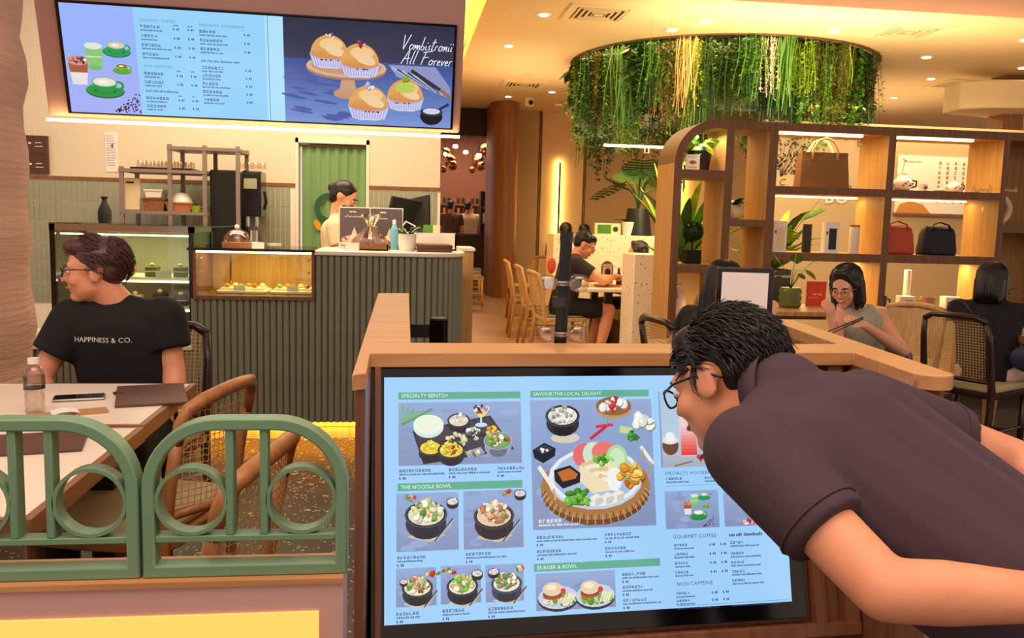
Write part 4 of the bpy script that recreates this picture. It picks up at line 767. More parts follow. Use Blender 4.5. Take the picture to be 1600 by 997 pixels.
# ------------------------------------------------------------------ tables and chairs at the left
def table(lb, x0, y0, x1, y1, legs, m='table_white', z=.75):
    t = T('dining_table', lb, 'table', ((x0+x1)/2, (y0+y1)/2, 0)); a, b = (x1-x0)/2, (y1-y0)/2
    MB().box(-a+.018, -b+.018, z-.03, a-.018, b-.018, z).build('top', m, t); MB().box(-a, -b, z-.042, a, -b+.018, z-.001).box(-a, b-.018, z-.042, a, b, z-.001).box(-a, -b+.018, z-.042, -a+.018, b-.018, z-.001).box(a-.018, -b+.018, z-.042, a, b-.018, z-.001).build('edge', 'table_wood', t)
    for lx, ly in legs: MB().box(lx-.035, ly-.035, .012, lx+.035, ly+.035, z-.042).build('leg', 'black', t); MB().box(lx-.16, ly-.16, 0, lx+.16, ly+.16, .012).build('foot', 'black', t)
    return t
table('white topped table where the man in black sits', -1.85, 2.485, -.71, 3.11, [(.36, 0), (-.3, 0)]); table('white topped table just behind the green fence', -1.85, 1.72, -.705, 2.47, [(.22, .05), (-.35, .05)])
def cane_mesh(w_, h, n, m, bend=0., tw=.003):
    mb = MB()
    def P(u, v): return (u*w_/2, -bend*(1-u*u), v*h)
    for i in range(n+1):
        u = -1+2*i/n; e = tw/w_*2
        mb.strip([P(max(-1, u-e/2), k/4) for k in range(5)], [P(min(1, u+e/2), k/4) for k in range(5)])
    for j in range(m+1):
        v = j/m; e = tw/h; mb.strip([P(-1+k/5, max(0, v-e/2)) for k in range(11)], [P(-1+k/5, min(1, v+e/2)) for k in range(11)])
    for i in range(-m, n):
        a = []; b = []
        for k in range(9):
            q = k/8; u = -1+2*(i+q*m)/n
            if -1 <= u <= 1: a.append(P(u-.4*tw/w_, q)); b.append(P(u+.4*tw/w_, q))
        if len(a) > 1: mb.strip(a, b)
    return mb
cn1 = cane_mesh(.40, .30, 22, 16, .07); cn1m = cn1.mesh('cane_panel', 'cane'); cn2m = cane_mesh(.34, .36, 20, 22, .0).mesh('cane_panel', 'cane')
def armchair(lb, loc, rz, group=None):              # local +y is the front
    t = T('cane_armchair', lb, 'chair', loc, rz, group)
    MB().slab(rrect(-.24, -.22, .24, .25, .09), .405, .44).build('seat_frame', 'chair_wood', t, bevel=.006); MB().slab(rrect(-.225, -.2, .225, .235, .085), .44, .475).build('cushion', 'cushion', t, bevel=.012)
    for sx in (-1, 1):
        MB().tube([(sx*.215, .21, 0), (sx*.21, .2, .25), (sx*.21, .195, .43)], [.017, .02, .022], 10).build('leg', 'chair_wood', t, smooth=180)
        MB().tube([(sx*.23, -.24, 0), (sx*.215, -.19, .25), (sx*.21, -.2, .45), (sx*.213, -.222, .60), (sx*.215, -.246, .73)], [.014, .017, .019, .018, .017], 10).build('leg', 'chair_wood', t, smooth=180)
    rail = [(-.215, -.245, .72), (-.218, -.256, .77), (-.20, -.27, .812), (-.15, -.29, .832), (-.07, -.303, .842), (0, -.306, .845), (.07, -.303, .842), (.15, -.29, .832), (.20, -.27, .812), (.218, -.256, .77), (.215, -.245, .72)]
    MB().tube(rail, [.017, .018, .019, .020, .020, .020, .020, .020, .019, .018, .017], 12).build('top_rail', 'chair_wood', t, smooth=180)
    MB().tube([(-.212, -.21, .51), (-.1, -.275, .515), (0, -.29, .515), (.1, -.275, .515), (.212, -.21, .51)], .014, 10).build('lower_rail', 'chair_wood', t, smooth=180)
    o = link('cane_panel', cn1m, t, (0, -.222, .52), (R(4), 0, 0)); o['kind'] = 'stuff'
    MB().cyl((-.21, .195, .2), (-.21, -.19, .2), .011, n=8).cyl((.21, .195, .2), (.21, -.19, .2), .011, n=8).build('stretcher', 'chair_wood', t)
    return t
armchair('honey wood cane armchair drawn up to the far table', (-.78, 2.66, 0), R(75)); armchair('honey wood cane armchair right behind the fence by the kiosk', (-.56, 1.93, 0), R(80))
def darkchair(lb, loc, rz, group=None, wood='dark_wood'):
    t = T('cane_chair', lb, 'chair', loc, rz, group)
    MB().slab(rrect(-.22, -.21, .22, .23, .06), .40, .435).build('seat_frame', wood, t, bevel=.005); MB().slab(rrect(-.215, -.205, .215, .225, .06), .435, .475).build('cushion', 'cushion', t, bevel=.012)
    for sx in (-1, 1):
        MB().tube([(sx*.2, .2, 0), (sx*.2, .195, .42)], [.016, .02], 10).build('leg', wood, t, smooth=180)
        MB().tube([(sx*.2, -.26, 0), (sx*.2, -.2, .3), (sx*.2, -.2, .45), (sx*.195, -.25, .72), (sx*.18, -.28, .84)], [.015, .019, .021, .018, .017], 10).build('leg', wood, t, smooth=180)
    MB().tube([(-.18, -.28, .84), (-.13, -.292, .868), (0, -.3, .872), (.13, -.292, .868), (.18, -.28, .84)], .018, 10).build('top_rail', wood, t, smooth=180); MB().tube([(-.197, -.215, .5), (0, -.225, .5), (.197, -.215, .5)], .013, 8).build('lower_rail', wood, t, smooth=180)
    o = link('cane_panel', cn2m, t, (0, -.215, .5), (R(11), 0, 0)); o['kind'] = 'stuff'
    MB().cyl((-.2, .195, .2), (-.2, -.21, .2), .01, n=8).cyl((.2, .195, .2), (.2, -.21, .2), .01, n=8).cyl((-.2, 0, .2), (.2, 0, .2), .01, n=8).build('stretcher', wood, t)
    return t
darkchair('dark framed cane chair the man in black sits on', (-1.03, 3.50, 0), R(172))
# table things
t = T('water_bottle', 'clear plastic water bottle with white cap on the far table', 'bottle', (-1.061, 2.645, .75))
MB().lathe([(0, .0), (.024, 0), (.027, .008), (.025, .02), (.027, .03), (.025, .04), (.027, .05), (.025, .06), (.028, .07), (.028, .115), (.024, .13), (.014, .145), (.0, .146)], n=20).build('body', 'water_bottle', t, smooth=60); MB().cyl((0, 0, .146), (0, 0, .163), .0155, n=18).build('cap', 'white', t, smooth=40); MB().lathe([(.0285, .075), (.0288, .076), (.0288, .11), (.0285, .111)], n=20).build('label_band', 'glass', t); MB().lathe([(.0289, .073), (.0289, .077)], n=20).build('label_print', 'dark_grey', t)
t = T('phone', 'black phone with screen on lying by the bottle', 'phone', (-1.005, 2.836, .7505), R(16)); MB().box(-.075, -.036, 0, .075, .036, .009).build('body', 'steel', t, bevel=.006); MB().box(-.07, -.033, .009, .07, .033, .0097).build('screen', 'black_gloss', t)
t = T('earphones', 'tiny dark earphones beside the phone', 'earphones', (-.915, 2.90, .7505)); MB().sph((0, 0, .006), (.008, .006, .006), 8, 6).sph((.018, -.005, .006), (.007, .006, .006), 8, 6).tube([(0, 0, .005), (-.012, .008, .005), (.01, .012, .005), (.018, -.005, .005)], .0015, 5).build('buds', 'black', t)
tag(MB().box(-.105, -.16, 0, .105, .16, .008).build('menu_folder', 'brown_menu', None, (-.80, 2.885, .7505), (0, 0, R(16)), bevel=.002), 'large brown menu folder at the far table corner', 'menu')
tag(MB().box(-.15, -.1, 0, .15, .1, .008).build('menu_folder', 'brown_menu', None, (-.95, 2.27, .7505), (0, 0, R(14)), bevel=.002), 'brown menu folder on the table behind the fence', 'menu')
t = T('wallet', 'open tan card wallet with a slip on the far table', 'wallet', (-.965, 2.62, .7505), R(26)); MB().box(-.10, -.03, 0, -.03, .03, .005).build('flap', 'tan_mug', t); MB().box(.02, -.03, 0, .11, .035, .005).build('flap', 'tan_mug', t); MB().strip([(-.04+.012*i, -.03, .006+.008*math.sin(i*.5)) for i in range(7)], [(-.04+.012*i, .034, .006+.008*math.sin(i*.5)) for i in range(7)]).build('slip', 'paper', t, smooth=180)

# ------------------------------------------------------------------ open display shelf at the right
SY, SD = 6.6, .45
sh = T('display_shelf', 'tall open wooden display shelf with an arched end', 'shelf', (2.1, SY, 0))
def board(nm, x0, z0, x1, z1, y0=0, y1=SD):
    mb = MB(); mb.mt(1).box(x0-2.1, y0+.004, z0, x1-2.1, y1, z1); mb.mt(0).box(x0-2.1, y0, z0, x1-2.1, y0+.004, z1); return mb.build(nm, ['shelf_wood', 'shelf_light'], sh)  # paler wood behind the front edge: LED brightness put into the colour
ro = .34
out = arc(2.10+ro, 2.165-ro, ro, 90, 180, 12); inn = arc(2.10+ro, 2.165-ro, ro-.065, 90, 180, 12)
mb = MB()
vs_ = []
for (a, b), (c_, d_) in zip(out, inn): vs_ += [(a-2.1, 0, b), (c_-2.1, 0, d_), (a-2.1, SD, b), (c_-2.1, SD, d_)]
n = len(out); fs_ = []
for i in range(n-1): k = i*4; fs_ += [(k, k+4, k+5, k+1), (k+2, k+3, k+7, k+6), (k, k+2, k+6, k+4), (k+1, k+5, k+7, k+3)]
mb.add(vs_, fs_).build('arch', 'shelf_wood', sh, smooth=40)
board('upright', 2.10, 0, 2.165, 2.165-ro); board('top_board', 2.10+ro, 2.10, 5.6, 2.165)
for x0, x1, z0, z1 in ((2.51, 2.575, 0, 2.10), (2.865, 2.935, 0, 2.10), (3.865, 3.925, 0, 2.10), (4.868, 4.92, 0, 2.10)): board('upright', x0, z0, x1, z1)
for x0, x1, z0, z1 in ((2.165, 2.51, 1.713, 1.777), (2.165, 2.51, .968, 1.036), (2.165, 2.51, .49, .545), (2.575, 2.865, 1.346, 1.401), (2.575, 2.865, .80, .86), (2.935, 3.865, 1.613, 1.672), (2.935, 3.865, 1.082, 1.148), (2.935, 3.865, .61, .67), (3.925, 4.868, 1.613, 1.672), (3.925, 4.868, 1.082, 1.148), (3.925, 4.868, .61, .67), (4.92, 5.6, 1.351, 1.414), (4.92, 5.6, .61, .67)): board('shelf_board', x0, z0, x1, z1)
MB().box(4.92-2.1, SD-.02, 0, 3.5, SD, 2.1).build('back_panel', 'shelf_light', sh); MB().box(3.43, 0, 0, 3.5, SD, 2.1).build('upright', 'shelf_wood', sh)
for x0, x1, z in ((2.96, 3.66, 2.098), (3.95, 4.62, 2.098)):
    MB().box(x0-2.1, .04, z-.016, x1-2.1, .07, z).build('lamp_strip', 'lamp_strip', sh); area('shelf_light', ((x0+x1)/2, SY+.1, z-.02), x1-x0, 5.0, (1, .76, .36), sy=.05)
for x0, x1, z in ((2.96, 3.84, 1.611), (3.95, 4.84, 1.611), (2.96, 3.84, 1.08), (3.95, 4.84, 1.08)):
    MB().box(x0-2.1, .38, z-.01, x1-2.1, .40, z).build('lamp_strip', 'lamp_strip', sh); area('shelf_light', ((x0+x1)/2, SY+.36, z-.015), x1-x0, 3.0 if z > 1.2 else 8.0, (1, .72, .3), sy=.04)
area('shelf_light', (2.33, SY+.12, 2.06), .2, 4.5, (1, .85, .5))  # unseen light added to brighten the pothos, no strip in this bay
rn = random.Random(21)
def leafy(t, base, n, l0, l1, w, mats, lift=(.5, 1.2), droop=(.3, .9), nm='leaf'):
    for k in range(n): mb = MB(); leaf_strip(mb, base, k*6.283/n*1.0+rn.uniform(-.4, .4)+k*2.4, rn.uniform(l0, l1), w*rn.uniform(.7, 1.2), rn.uniform(*droop), lift=rn.uniform(*lift)); mb.build(nm, mats[k % len(mats)], t, smooth=180)
def heart(mb, base, az, stem, size, tilt):
    d = Vector((math.cos(az), math.sin(az), 0)); s_ = Vector((-d.y, d.x, 0)); tip = Vector(base)+d*stem*.8+Vector((0, 0, stem)); f = (d*math.cos(tilt)-Vector((0, 0, 1))*math.sin(tilt)); 
    pts = [(0, 0), (-.35, .12), (-.5, .42), (-.32, .75), (0, 1.05), (.32, .75), (.5, .42), (.35, .12)]; P = [tip+s_*a*size+f*b*size for a, b in pts]; mid = [tip+f*.5*size+Vector((0, 0, -.05*size))]
    mb.add(P+mid, [(i, (i+1) % 8, 8) for i in range(8)]); mb.tube([base, Vector(base)+d*stem*.35+Vector((0, 0, stem*.6)), tip], size*.03, 5)
def hearts(t, base, n, s0, s1, size, m):
    for k in range(n): mb = MB(); heart(mb, base, k*2.4+rn.uniform(-.3, .3), rn.uniform(s0, s1), size*rn.uniform(.7, 1.2), rn.uniform(.1, .9)); mb.build('leaf', m[k % len(m)], t, smooth=180)
def pot(t, r0, r1, h, m, z=0): MB().lathe([(0, z), (r0, z), (r1, z+h), (r1*.9, z+h), (r1*.88, z+h*.9), (0, z+h*.9)], n=22).build('pot', m, t, smooth=40); MB().cyl((0, 0, z+h*.86), (0, 0, z+h*.91), r1*.88, n=16).build('soil', 'soil', t)
t = T('potted_pothos', 'bright lime pothos in a black pot under the shelf arch', 'potted plant', (2.37, 6.82, 1.777)); pot(t, .08, .10, .16, 'black'); hearts(t, (0, 0, .15), 26, .04, .15, .10, ['leaf_lime', 'leaf_lime', 'leaf_lime', 'leaf'])
t = T('shelf_card', 'small white card with print in front of the pothos', 'card', (2.21, 6.66, 1.777), R(4)); MB().box(0, 0, 0, .115, .006, .12).build('card', 'paper', t); p = Pic(.115, .12); p.latin(.015, .015, .085, .006, (120, 110, 104)); p.ell(.057, .06, .03, .014, (150, 90, 80)); p.blobs(.057, .058, .02, .008, [(70, 50, 50), (200, 150, 130)], 8, .004, .008); p.up(); p.text('HAPPINESS', .02, .105, .016, (30, 26, 26)); p.build('print', 'paper_print', t, (0, -.001, .12))
t = T('topiary', 'dark round topiary in a black cube pot on the shelf', 'potted plant', (2.335, 6.78, 1.036)); MB().box(-.06, -.06, 0, .06, .06, .11).build('pot', 'black_matte', t); MB().cyl((0, 0, .11), (0, 0, .18), .008, n=8).build('trunk', 'soil', t)
mb = MB(); mb.sph((0, 0, .255), .07, 14, 10)
for k in range(420): d = Vector((rn.gauss(0, 1), rn.gauss(0, 1), rn.gauss(0, 1))).normalized(); q = Vector((0, 0, .255))+d*.068; s_ = d.orthogonal().normalized()*.008; mb.add([q+s_, q-s_, q+d*.026+s_*rn.uniform(-2, 2)], [(0, 1, 2)])
mb.build('foliage', 'leaf_dark', t)
t = T('round_pot_plant', 'broad leafed plant in a round cream pot on the shelf', 'potted plant', (2.66, 6.78, 1.401)); MB().lathe([(0, 0), (.05, 0), (.085, .04), (.085, .08), (.06, .115), (.05, .115), (.0, .1)], n=22).build('pot', 'cream_food', t, smooth=60); MB().tube([(.03+.02*math.cos(a*.6283), -.078, .075+.02*math.sin(a*.6283)) for a in range(10)], .006, 6, True).build('ring_ornament', 'cream_food', t); leafy(t, (0, 0, .1), 11, .12, .2, .03, ['leaf_dark', 'leaf', 'leaf_dark'], (.4, 1.4), (.4, 1.0))
t = T('paper_bag', 'brown woven shopping bag with pale rope handles', 'bag', (3.37, 6.72, 1.672), R(-5))
MB().add([(-.20, -.08, 0), (.20, -.08, 0), (.20, .08, 0), (-.20, .08, 0), (-.185, -.05, .28), (.185, -.05, .28), (.185, .05, .28), (-.185, .05, .28)], [(0, 1, 5, 4), (1, 2, 6, 5), (2, 3, 7, 6), (3, 0, 4, 7), (0, 3, 2, 1)]).build('body', 'brown_bag', t); MB().box(-.187, -.053, .255, .187, .053, .28).build('rim', 'kiosk_wood', t)
for y in (-.055, .055): MB().tube([(-.10, y, .22), (-.10, y, .30), (-.06, y, .37), (0, y, .395), (.06, y, .37), (.10, y, .30), (.10, y, .22)], .009, 8).build('handle', 'leaf_straw', t, smooth=180)
def tumbler(lb, x, m, h=.23, r=.037): t = T('tumbler', lb, 'tumbler', (x, 6.72, 1.148)); MB().lathe([(0, 0), (r*.9, 0), (r, .01), (r, h*.9), (r*.95, h*.92), (0, h*.92)], n=22).build('body', m, t, smooth=40); MB().lathe([(r*.97, h*.92), (r*.97, h), (0, h)], n=22).build('lid', 'dark_grey' if m != 'white' else 'tan_mug', t, smooth=40)
def boxed(lb, x, w, h, window, z=1.148, y=6.7): t = T('product_box', lb, 'box', (x, y, z), R(-12)); MB().box(-w/2, -w/2, 0, w/2, w/2, h).build('carton', 'paper', t); MB().box(-w*.22, -w/2-.002, h*.12, w*.32, -w/2, h*.8).build('window', window, t); MB().box(-w*.4, -w/2-.002, h*.6, -w*.3, -w/2, h*.7).build('mark', 'black', t)
boxed('tall white carton with pale window on the tumbler shelf', 3.03, .105, .25, 'cream_food'); tumbler('dark green tumbler between two white cartons', 3.28, 'dark_grey'); boxed('white carton showing a dark tumbler in its window', 3.47, .11, .25, 'black'); tumbler('tall cream tumbler at the shelf divider', 3.69, 'white', .235, .04)
def holdall(lb, x, m, trim):
    t = T('holdall', lb, 'bag', (x, 6.78, 1.148), R(-4)); mb = MB()
    sec = []; vs_ = []; n = 14
    for k, (z, w, d) in enumerate(((0, .15, .085), (.04, .155, .09), (.10, .145, .085), (.17, .14, .075), (.215, .13, .055), (.235, .10, .03))):
        for i in range(n*2): a = math.pi*i/n; c_, s_ = math.cos(a), math.sin(a); vs_.append((w*math.copysign(abs(c_)**.45, c_), d*math.copysign(abs(s_)**.6, s_), z+.006*math.sin(i*1.3)))
    q = n*2; fs_ = [(k*q+i, k*q+(i+1) % q, (k+1)*q+(i+1) % q, (k+1)*q+i) for k in range(5) for i in range(q)]+[tuple(range(q-1, -1, -1)), tuple(range(5*q, 6*q))]
    mb.add(vs_, fs_).build('body', m, t, smooth=180)
    MB().tube([(-.08, -.06, .2), (-.07, -.05, .25), (0, -.03, .275), (.07, -.05, .25), (.08, -.06, .2)], .011, 8, flat=.5).build('handle', m if trim is None else trim, t, smooth=180); MB().box(-.13, -.092, .075, -.03, -.088, .08).box(-.115, -.004, .236, .115, .004, .24).build('zip', 'dark_grey', t); MB().box(-.1, -.096, .015, .02, -.088, .09).build('pocket', m, t, bevel=.006)
holdall('coral red soft holdall on the shelf', 4.08, 'coral_bag', None); holdall('dark navy soft holdall on the shelf', 4.46, 'navy_bag', 'black')
def teapot(lb, x, s_, lid=True, kind='teapot'):
    t = T(kind, lb, kind.replace('_', ' '), (x, 6.74, 1.672)); MB().lathe([(0, 0), (.035*s_, 0), (.06*s_, .025*s_), (.062*s_, .05*s_), (.04*s_, .075*s_), (0, .078*s_)], n=20).build('body', 'white_gloss', t, smooth=60); MB().lathe([(.04*s_, .075*s_), (.02*s_, .09*s_), (.006*s_, .095*s_), (.01*s_, .107*s_), (0, .11*s_)], n=14).build('lid', 'white_gloss', t, smooth=60)
    MB().tube([(-.055*s_, 0, .03*s_), (-.08*s_, 0, .05*s_), (-.09*s_, 0, .08*s_)], [.012*s_, .009*s_, .006*s_], 8).build('spout', 'white_gloss', t, smooth=180); MB().tube([(.055*s_, 0, .065*s_), (.09*s_, 0, .06*s_), (.09*s_, 0, .03*s_), (.06*s_, 0, .02*s_)], .006*s_, 8).build('handle', 'cake_dark', t, smooth=180)
    for k in range(5): MB().sph((-.03*s_+.015*k*s_, -.058*s_, .03*s_+.012*(k % 3)*s_), (.009*s_, .004*s_, .006*s_), 8, 5).build('painted_flower', 'purple' if k % 2 else 'terracotta', t)
teapot('large lidded floral tureen on the top shelf', 4.09, 1.35, kind='tureen'); teapot('small white floral teapot on the top shelf', 4.55, 1.0); 
for x, lb in ((4.27, 'floral teacup between tureen and teapot'), (3.965, 'floral teacup against the shelf divider')):
    t = T('teacup', lb, 'cup', (x, 6.73, 1.672)); MB().lathe([(0, 0), (.025, 0), (.037, .06), (.034, .06), (.022, .008), (0, .008)], n=18).build('cup', 'white_gloss', t, smooth=50); MB().sph((0, -.034, .03), (.02, .004, .014), 8, 6).build('painted_flower', 'purple', t); MB().tube([(.034, 0, .05), (.055, 0, .045), (.05, 0, .02), (.028, 0, .015)], .004, 6).build('handle', 'white_gloss', t)
for x, w, lb in ((4.41, .05, 'flat white saucer between the teacup and teapot'), (4.72, .045, 'small floral dish beside the teapot')): tag(MB().lathe([(0, 0), (w*.5, 0), (w, .014), (w*.95, .016), (w*.5, .005), (0, .005)], n=18).build('saucer', 'white_gloss', None, (x, 6.72, 1.672), smooth=50), lb, 'saucer')
t = T('flower_sprig', 'single white flower sprig rising behind the tureen', 'flower', (4.14, 6.86, 1.672)); MB().tube([(0, 0, 0), (.01, 0, .15), (.03, 0, .26)], .003, 5).build('stem', 'leaf', t); MB().sph((.035, 0, .27), (.025, .02, .018), 10, 7).build('blossom', 'leaf_white', t, smooth=180); leafy(t, (.01, 0, .12), 3, .05, .08, .014, ['leaf'])
t = T('ring_ornament', 'cream ring shaped ornament at the shelf end', 'ornament', (5.0, 6.8, 1.414)); MB().tube([(.11*math.cos(a*.2618), 0, .13+.11*math.sin(a*.2618)) for a in range(24)], .026, 10, True).build('ring', 'cream_food', t, smooth=180); MB().box(-.05, -.04, 0, .05, .04, .012).build('base', 'cream_food', t)
p = Pic(.5, .1); p.scrawl(0, .06, .2, .045, (240, 214, 150), .006); p.scrawl(.30, .05, .12, .03, (240, 214, 150), .006); o = p.build('shelf_script', 'paper_print', sh, (2.5, -.002, 1.735)); o['label'] = 'pale script lettering across the shelf upright'
# bottom row
def mug(lb, x, m, r=.055, h=.11): t = T('mug', lb, 'mug', (x, 6.78, .67)); MB().lathe([(0, 0), (r*.95, 0), (r, h), (r*.9, h), (r*.88, .01), (0, .01)], n=20).build('body', m, t, smooth=40); MB().tube([(-r, 0, h*.8), (-r-.035, 0, h*.75), (-r-.035, 0, h*.3), (-r, 0, h*.2)] if m != 'black' else [(r, 0, h*.8), (r+.035, 0, h*.75), (r+.035, 0, h*.3), (r, 0, h*.2)], .008, 8).build('handle', m, t, smooth=180)
mug('large black mug on the bottom shelf', 3.98, 'black', .065, .13); mug('ribbed tan mug on the bottom shelf', 4.42, 'tan_mug', .06, .125); boxed('white cube carton with mug prints on the bottom shelf', 4.21, .12, .13, 'sticker_pink', .67, 6.76); boxed('pale carton on the bottom shelf behind the woman in black', 4.62, .13, .13, 'paper', .67, 6.76)
t = T('paper_cup_stack', 'tall white paper tube standing behind the mugs', 'tube', (4.33, 6.95, .67)); MB().lathe([(0, 0), (.028, 0), (.03, .34), (0, .34)], n=16).build('tube', 'white', t, smooth=40)
t = T('ribbed_planter', 'ribbed olive green planter with heart shaped leaves', 'potted plant', (2.90, 6.15, .75)); MB().lathe([(0, 0), (.07, 0), (.085, .025), (.075, .05), (.085, .075), (.075, .1), (.085, .125), (.07, .15), (.06, .15), (0, .14)], n=24).build('pot', 'olive_pot', t, smooth=70); hearts(t, (0, 0, .14), 9, .08, .26, .10, ['leaf', 'leaf_dark', 'leaf'])
t = T('red_leaflet', 'bright red standing leaflet behind the ribbed planter', 'leaflet', (3.10, 6.3, .75), R(-10)); MB().box(0, 0, 0, .15, .006, .19).build('card', 'orange_red', t); p = Pic(.15, .19); p.latin(.05, .09, .08, .016, (250, 200, 170)); p.latin(.02, .12, .1, .008, (250, 180, 140)); p.build('print', 'paper_print', t, (0, -.001, .19))
t = T('white_leaflet', 'white standing leaflet with pale blue print beside the planter', 'leaflet', (2.70, 6.3, .75)); MB().box(0, 0, 0, .12, .006, .17).build('card', 'paper', t); p = Pic(.12, .17); p.rect(.02, .02, .1, .08, (150, 190, 200)); p.latin(.02, .1, .08, .01, (120, 150, 160)); p.build('print', 'paper_print', t, (0, -.001, .17))
tag(MB().box(0, 0, 0, .24, .01, .2).build('menu_sheet', 'paper', None, (3.3, 6.35, .75)), 'blank cream sheet standing behind the smiling woman', 'sheet')
st = T('side_table', 'wooden ledge table along the foot of the display shelf', 'table', (3.0, 6.15, 0)); MB().box(-.45, -.3, .715, .75, .3, .75).build('top', 'blond_wood', st, bevel=.004)
for x in (-.4, .7): MB().box(x-.03, -.25, 0, x+.03, .25, .715).build('leg', 'shelf_wood', st)
t = T('white_humidifier', 'white rounded appliance seen through the lowest shelf opening', 'appliance', (2.26, 6.85, .545)); MB().lathe([(0, 0), (.06, 0), (.07, .06), (.065, .2), (.04, .27), (0, .28)], n=20).build('body', 'white_gloss', t, smooth=60); MB().tube([(-.02, -.05, .2), (-.05, -.07, .3), (.0, -.07, .33)], .01, 8).build('handle', 'steel', t)
t = T('glow_lamp', 'small glowing amber lamp on the lowest shelf', 'lamp', (2.42, 6.75, .545)); MB().lathe([(0, .04), (.075, .04), (.06, .08), (.025, .11), (0, .115)], n=16).build('glow', 'lamp_warm', t, smooth=50); MB().lathe([(0, 0), (.08, 0), (.085, .04), (0, .04)], n=16).build('base', 'cream_food', t, smooth=50)
tag(MB().box(2.2, 7.05, .5, 2.9, 7.07, 1.0).build('white_cabinet', 'marble'), 'white cabinet seen behind the lowest shelf opening', 'cabinet')
# wall art behind the shelf
t = T('calligraphy_poster', 'wide white calligraphy scroll on the beige partition wall', 'poster', (5.68, 9.47, 1.55)); MB().box(0, 0, 0, 1.5, .02, .66).build('sheet', 'paper', t); p = Pic(1.5, .66)
for k in range(9): 
    for j in range(9): p.cjk(.5+.1*k, .06+.055*j, 1, .036, (120, 96, 80))
p.latin(.08, .06, .2, .02, (150, 120, 100)); p.poly([(.0, .66), (.05, .56), (.18, .52), (.34, .56), (.44, .66)], (206, 140, 70)); p.build('print', 'paper_print', t, (0, -.001, .66))['kind'] = 'stuff'; MB().box(-.02, -.01, -.03, 1.52, .02, 0).build('rod', 'kiosk_wood', t)
t = T('tree_decal', 'dark tree branch decal on the beige partition wall', 'decal', (4.15, 9.49, 1.7)); p = Pic(.6, .8)
for k in range(150): x, y = .05+.5*rn.random(), .05+.42*rn.random(); p.ell(x, y, .02, .008, (84, 60, 40), rn.uniform(0, 180), 6)
for k in range(10): p.line(.12, .5, .05+.05*k, .1+.25*rn.random(), .006, (84, 60, 40))
p.text('C', .10, .60, .11, (84, 60, 40), shear=.2); p.text('eratis', .76, .62, .1, (84, 60, 40), shear=.2); p.build('print', 'paper_print', t, (0, 0, .72))['kind'] = 'stuff'
t = T('wall_letters', 'pale raised letters half hidden on the beige partition wall', 'sign', (4.80, 9.46, 1.637)); vs_, fs_ = text_geo('BO n', .2, space=1.15); MB().add([(v[0], 0, v[1]) for v in vs_], fs_).build('lettering', 'paper', t)
# plants behind the shelf and booths
def monstera(t, base, n, h0, h1, size, m='leaf_dark'):
    for k in range(n):
        az = k*2.4+rn.uniform(-.3, .3); st_ = rn.uniform(h0, h1); d = Vector((math.cos(az), math.sin(az), 0)); s_ = Vector((-d.y, d.x, 0)); tip = Vector(base)+d*st_*.45+Vector((0, 0, st_)); f = (d*.75+Vector((0, 0, -.4 if k % 2 else .35))).normalized(); mb = MB(); sz = size*rn.uniform(.75, 1.15)
        for j in range(7):
            a = .1+.13*j; w = sz*.55*math.sin(math.pi*(.18+.74*a)); 
            for sg in (-1, 1): mb.add([tip+f*sz*a, tip+f*sz*(a+.09), tip+f*sz*(a+.16)+s_*sg*w, tip+f*sz*(a+.06)+s_*sg*w], [(0, 1, 2, 3)])
        mb.tube([base, Vector(base)+d*st_*.15+Vector((0, 0, st_*.6)), tip, tip+f*sz], size*.022, 5); mb.build('leaf', m if k % 3 else 'leaf', t)
t = T('monstera', 'tall dark split leaf plant standing on the booth wall', 'potted plant', (2.62, 9.48, 1.211)); pot(t, .16, .12, .3, 'black'); monstera(t, (0, 0, .28), 9, .15, .55, .42)
t = T('palm_plant', 'tall leafy plant lit green behind the shelf end', 'potted plant', (2.60, 7.85, .0)); pot(t, .16, .2, .95, 'black'); leafy(t, (0, 0, .93), 46, .3, .62, .05, ['leaf', 'leaf_lime', 'leaf', 'leaf_dark'], (.5, 2.6), (.1, .5))
t = T('palm_plant', 'tall leafy plant behind the tumbler shelf', 'potted plant', (3.48, 7.85, .0)); pot(t, .16, .2, .95, 'black'); leafy(t, (0, 0, .93), 30, .25, .55, .07, ['leaf', 'leaf_lime', 'leaf_dark'], (.4, 2.2), (.1, .6)); monstera(t, (0, 0, .93), 6, .2, .5, .36, 'leaf_lime'); area('plant_fill', (2.95, 7.5, 2.3), 1.0, 30, (1, .86, .45), (R(25), 0, 0), sy=.15)  # area light here is a fill added to brighten the leafy plants
t = T('fern_plant', 'bushy fern on the ledge behind the woman in black', 'potted plant', (5.05, 6.8, .67)); pot(t, .06, .08, .1, 'black'); leafy(t, (0, 0, .1), 22, .12, .28, .016, ['leaf_dark', 'leaf', 'leaf_olive'], (.4, 1.6), (.4, 1.0))

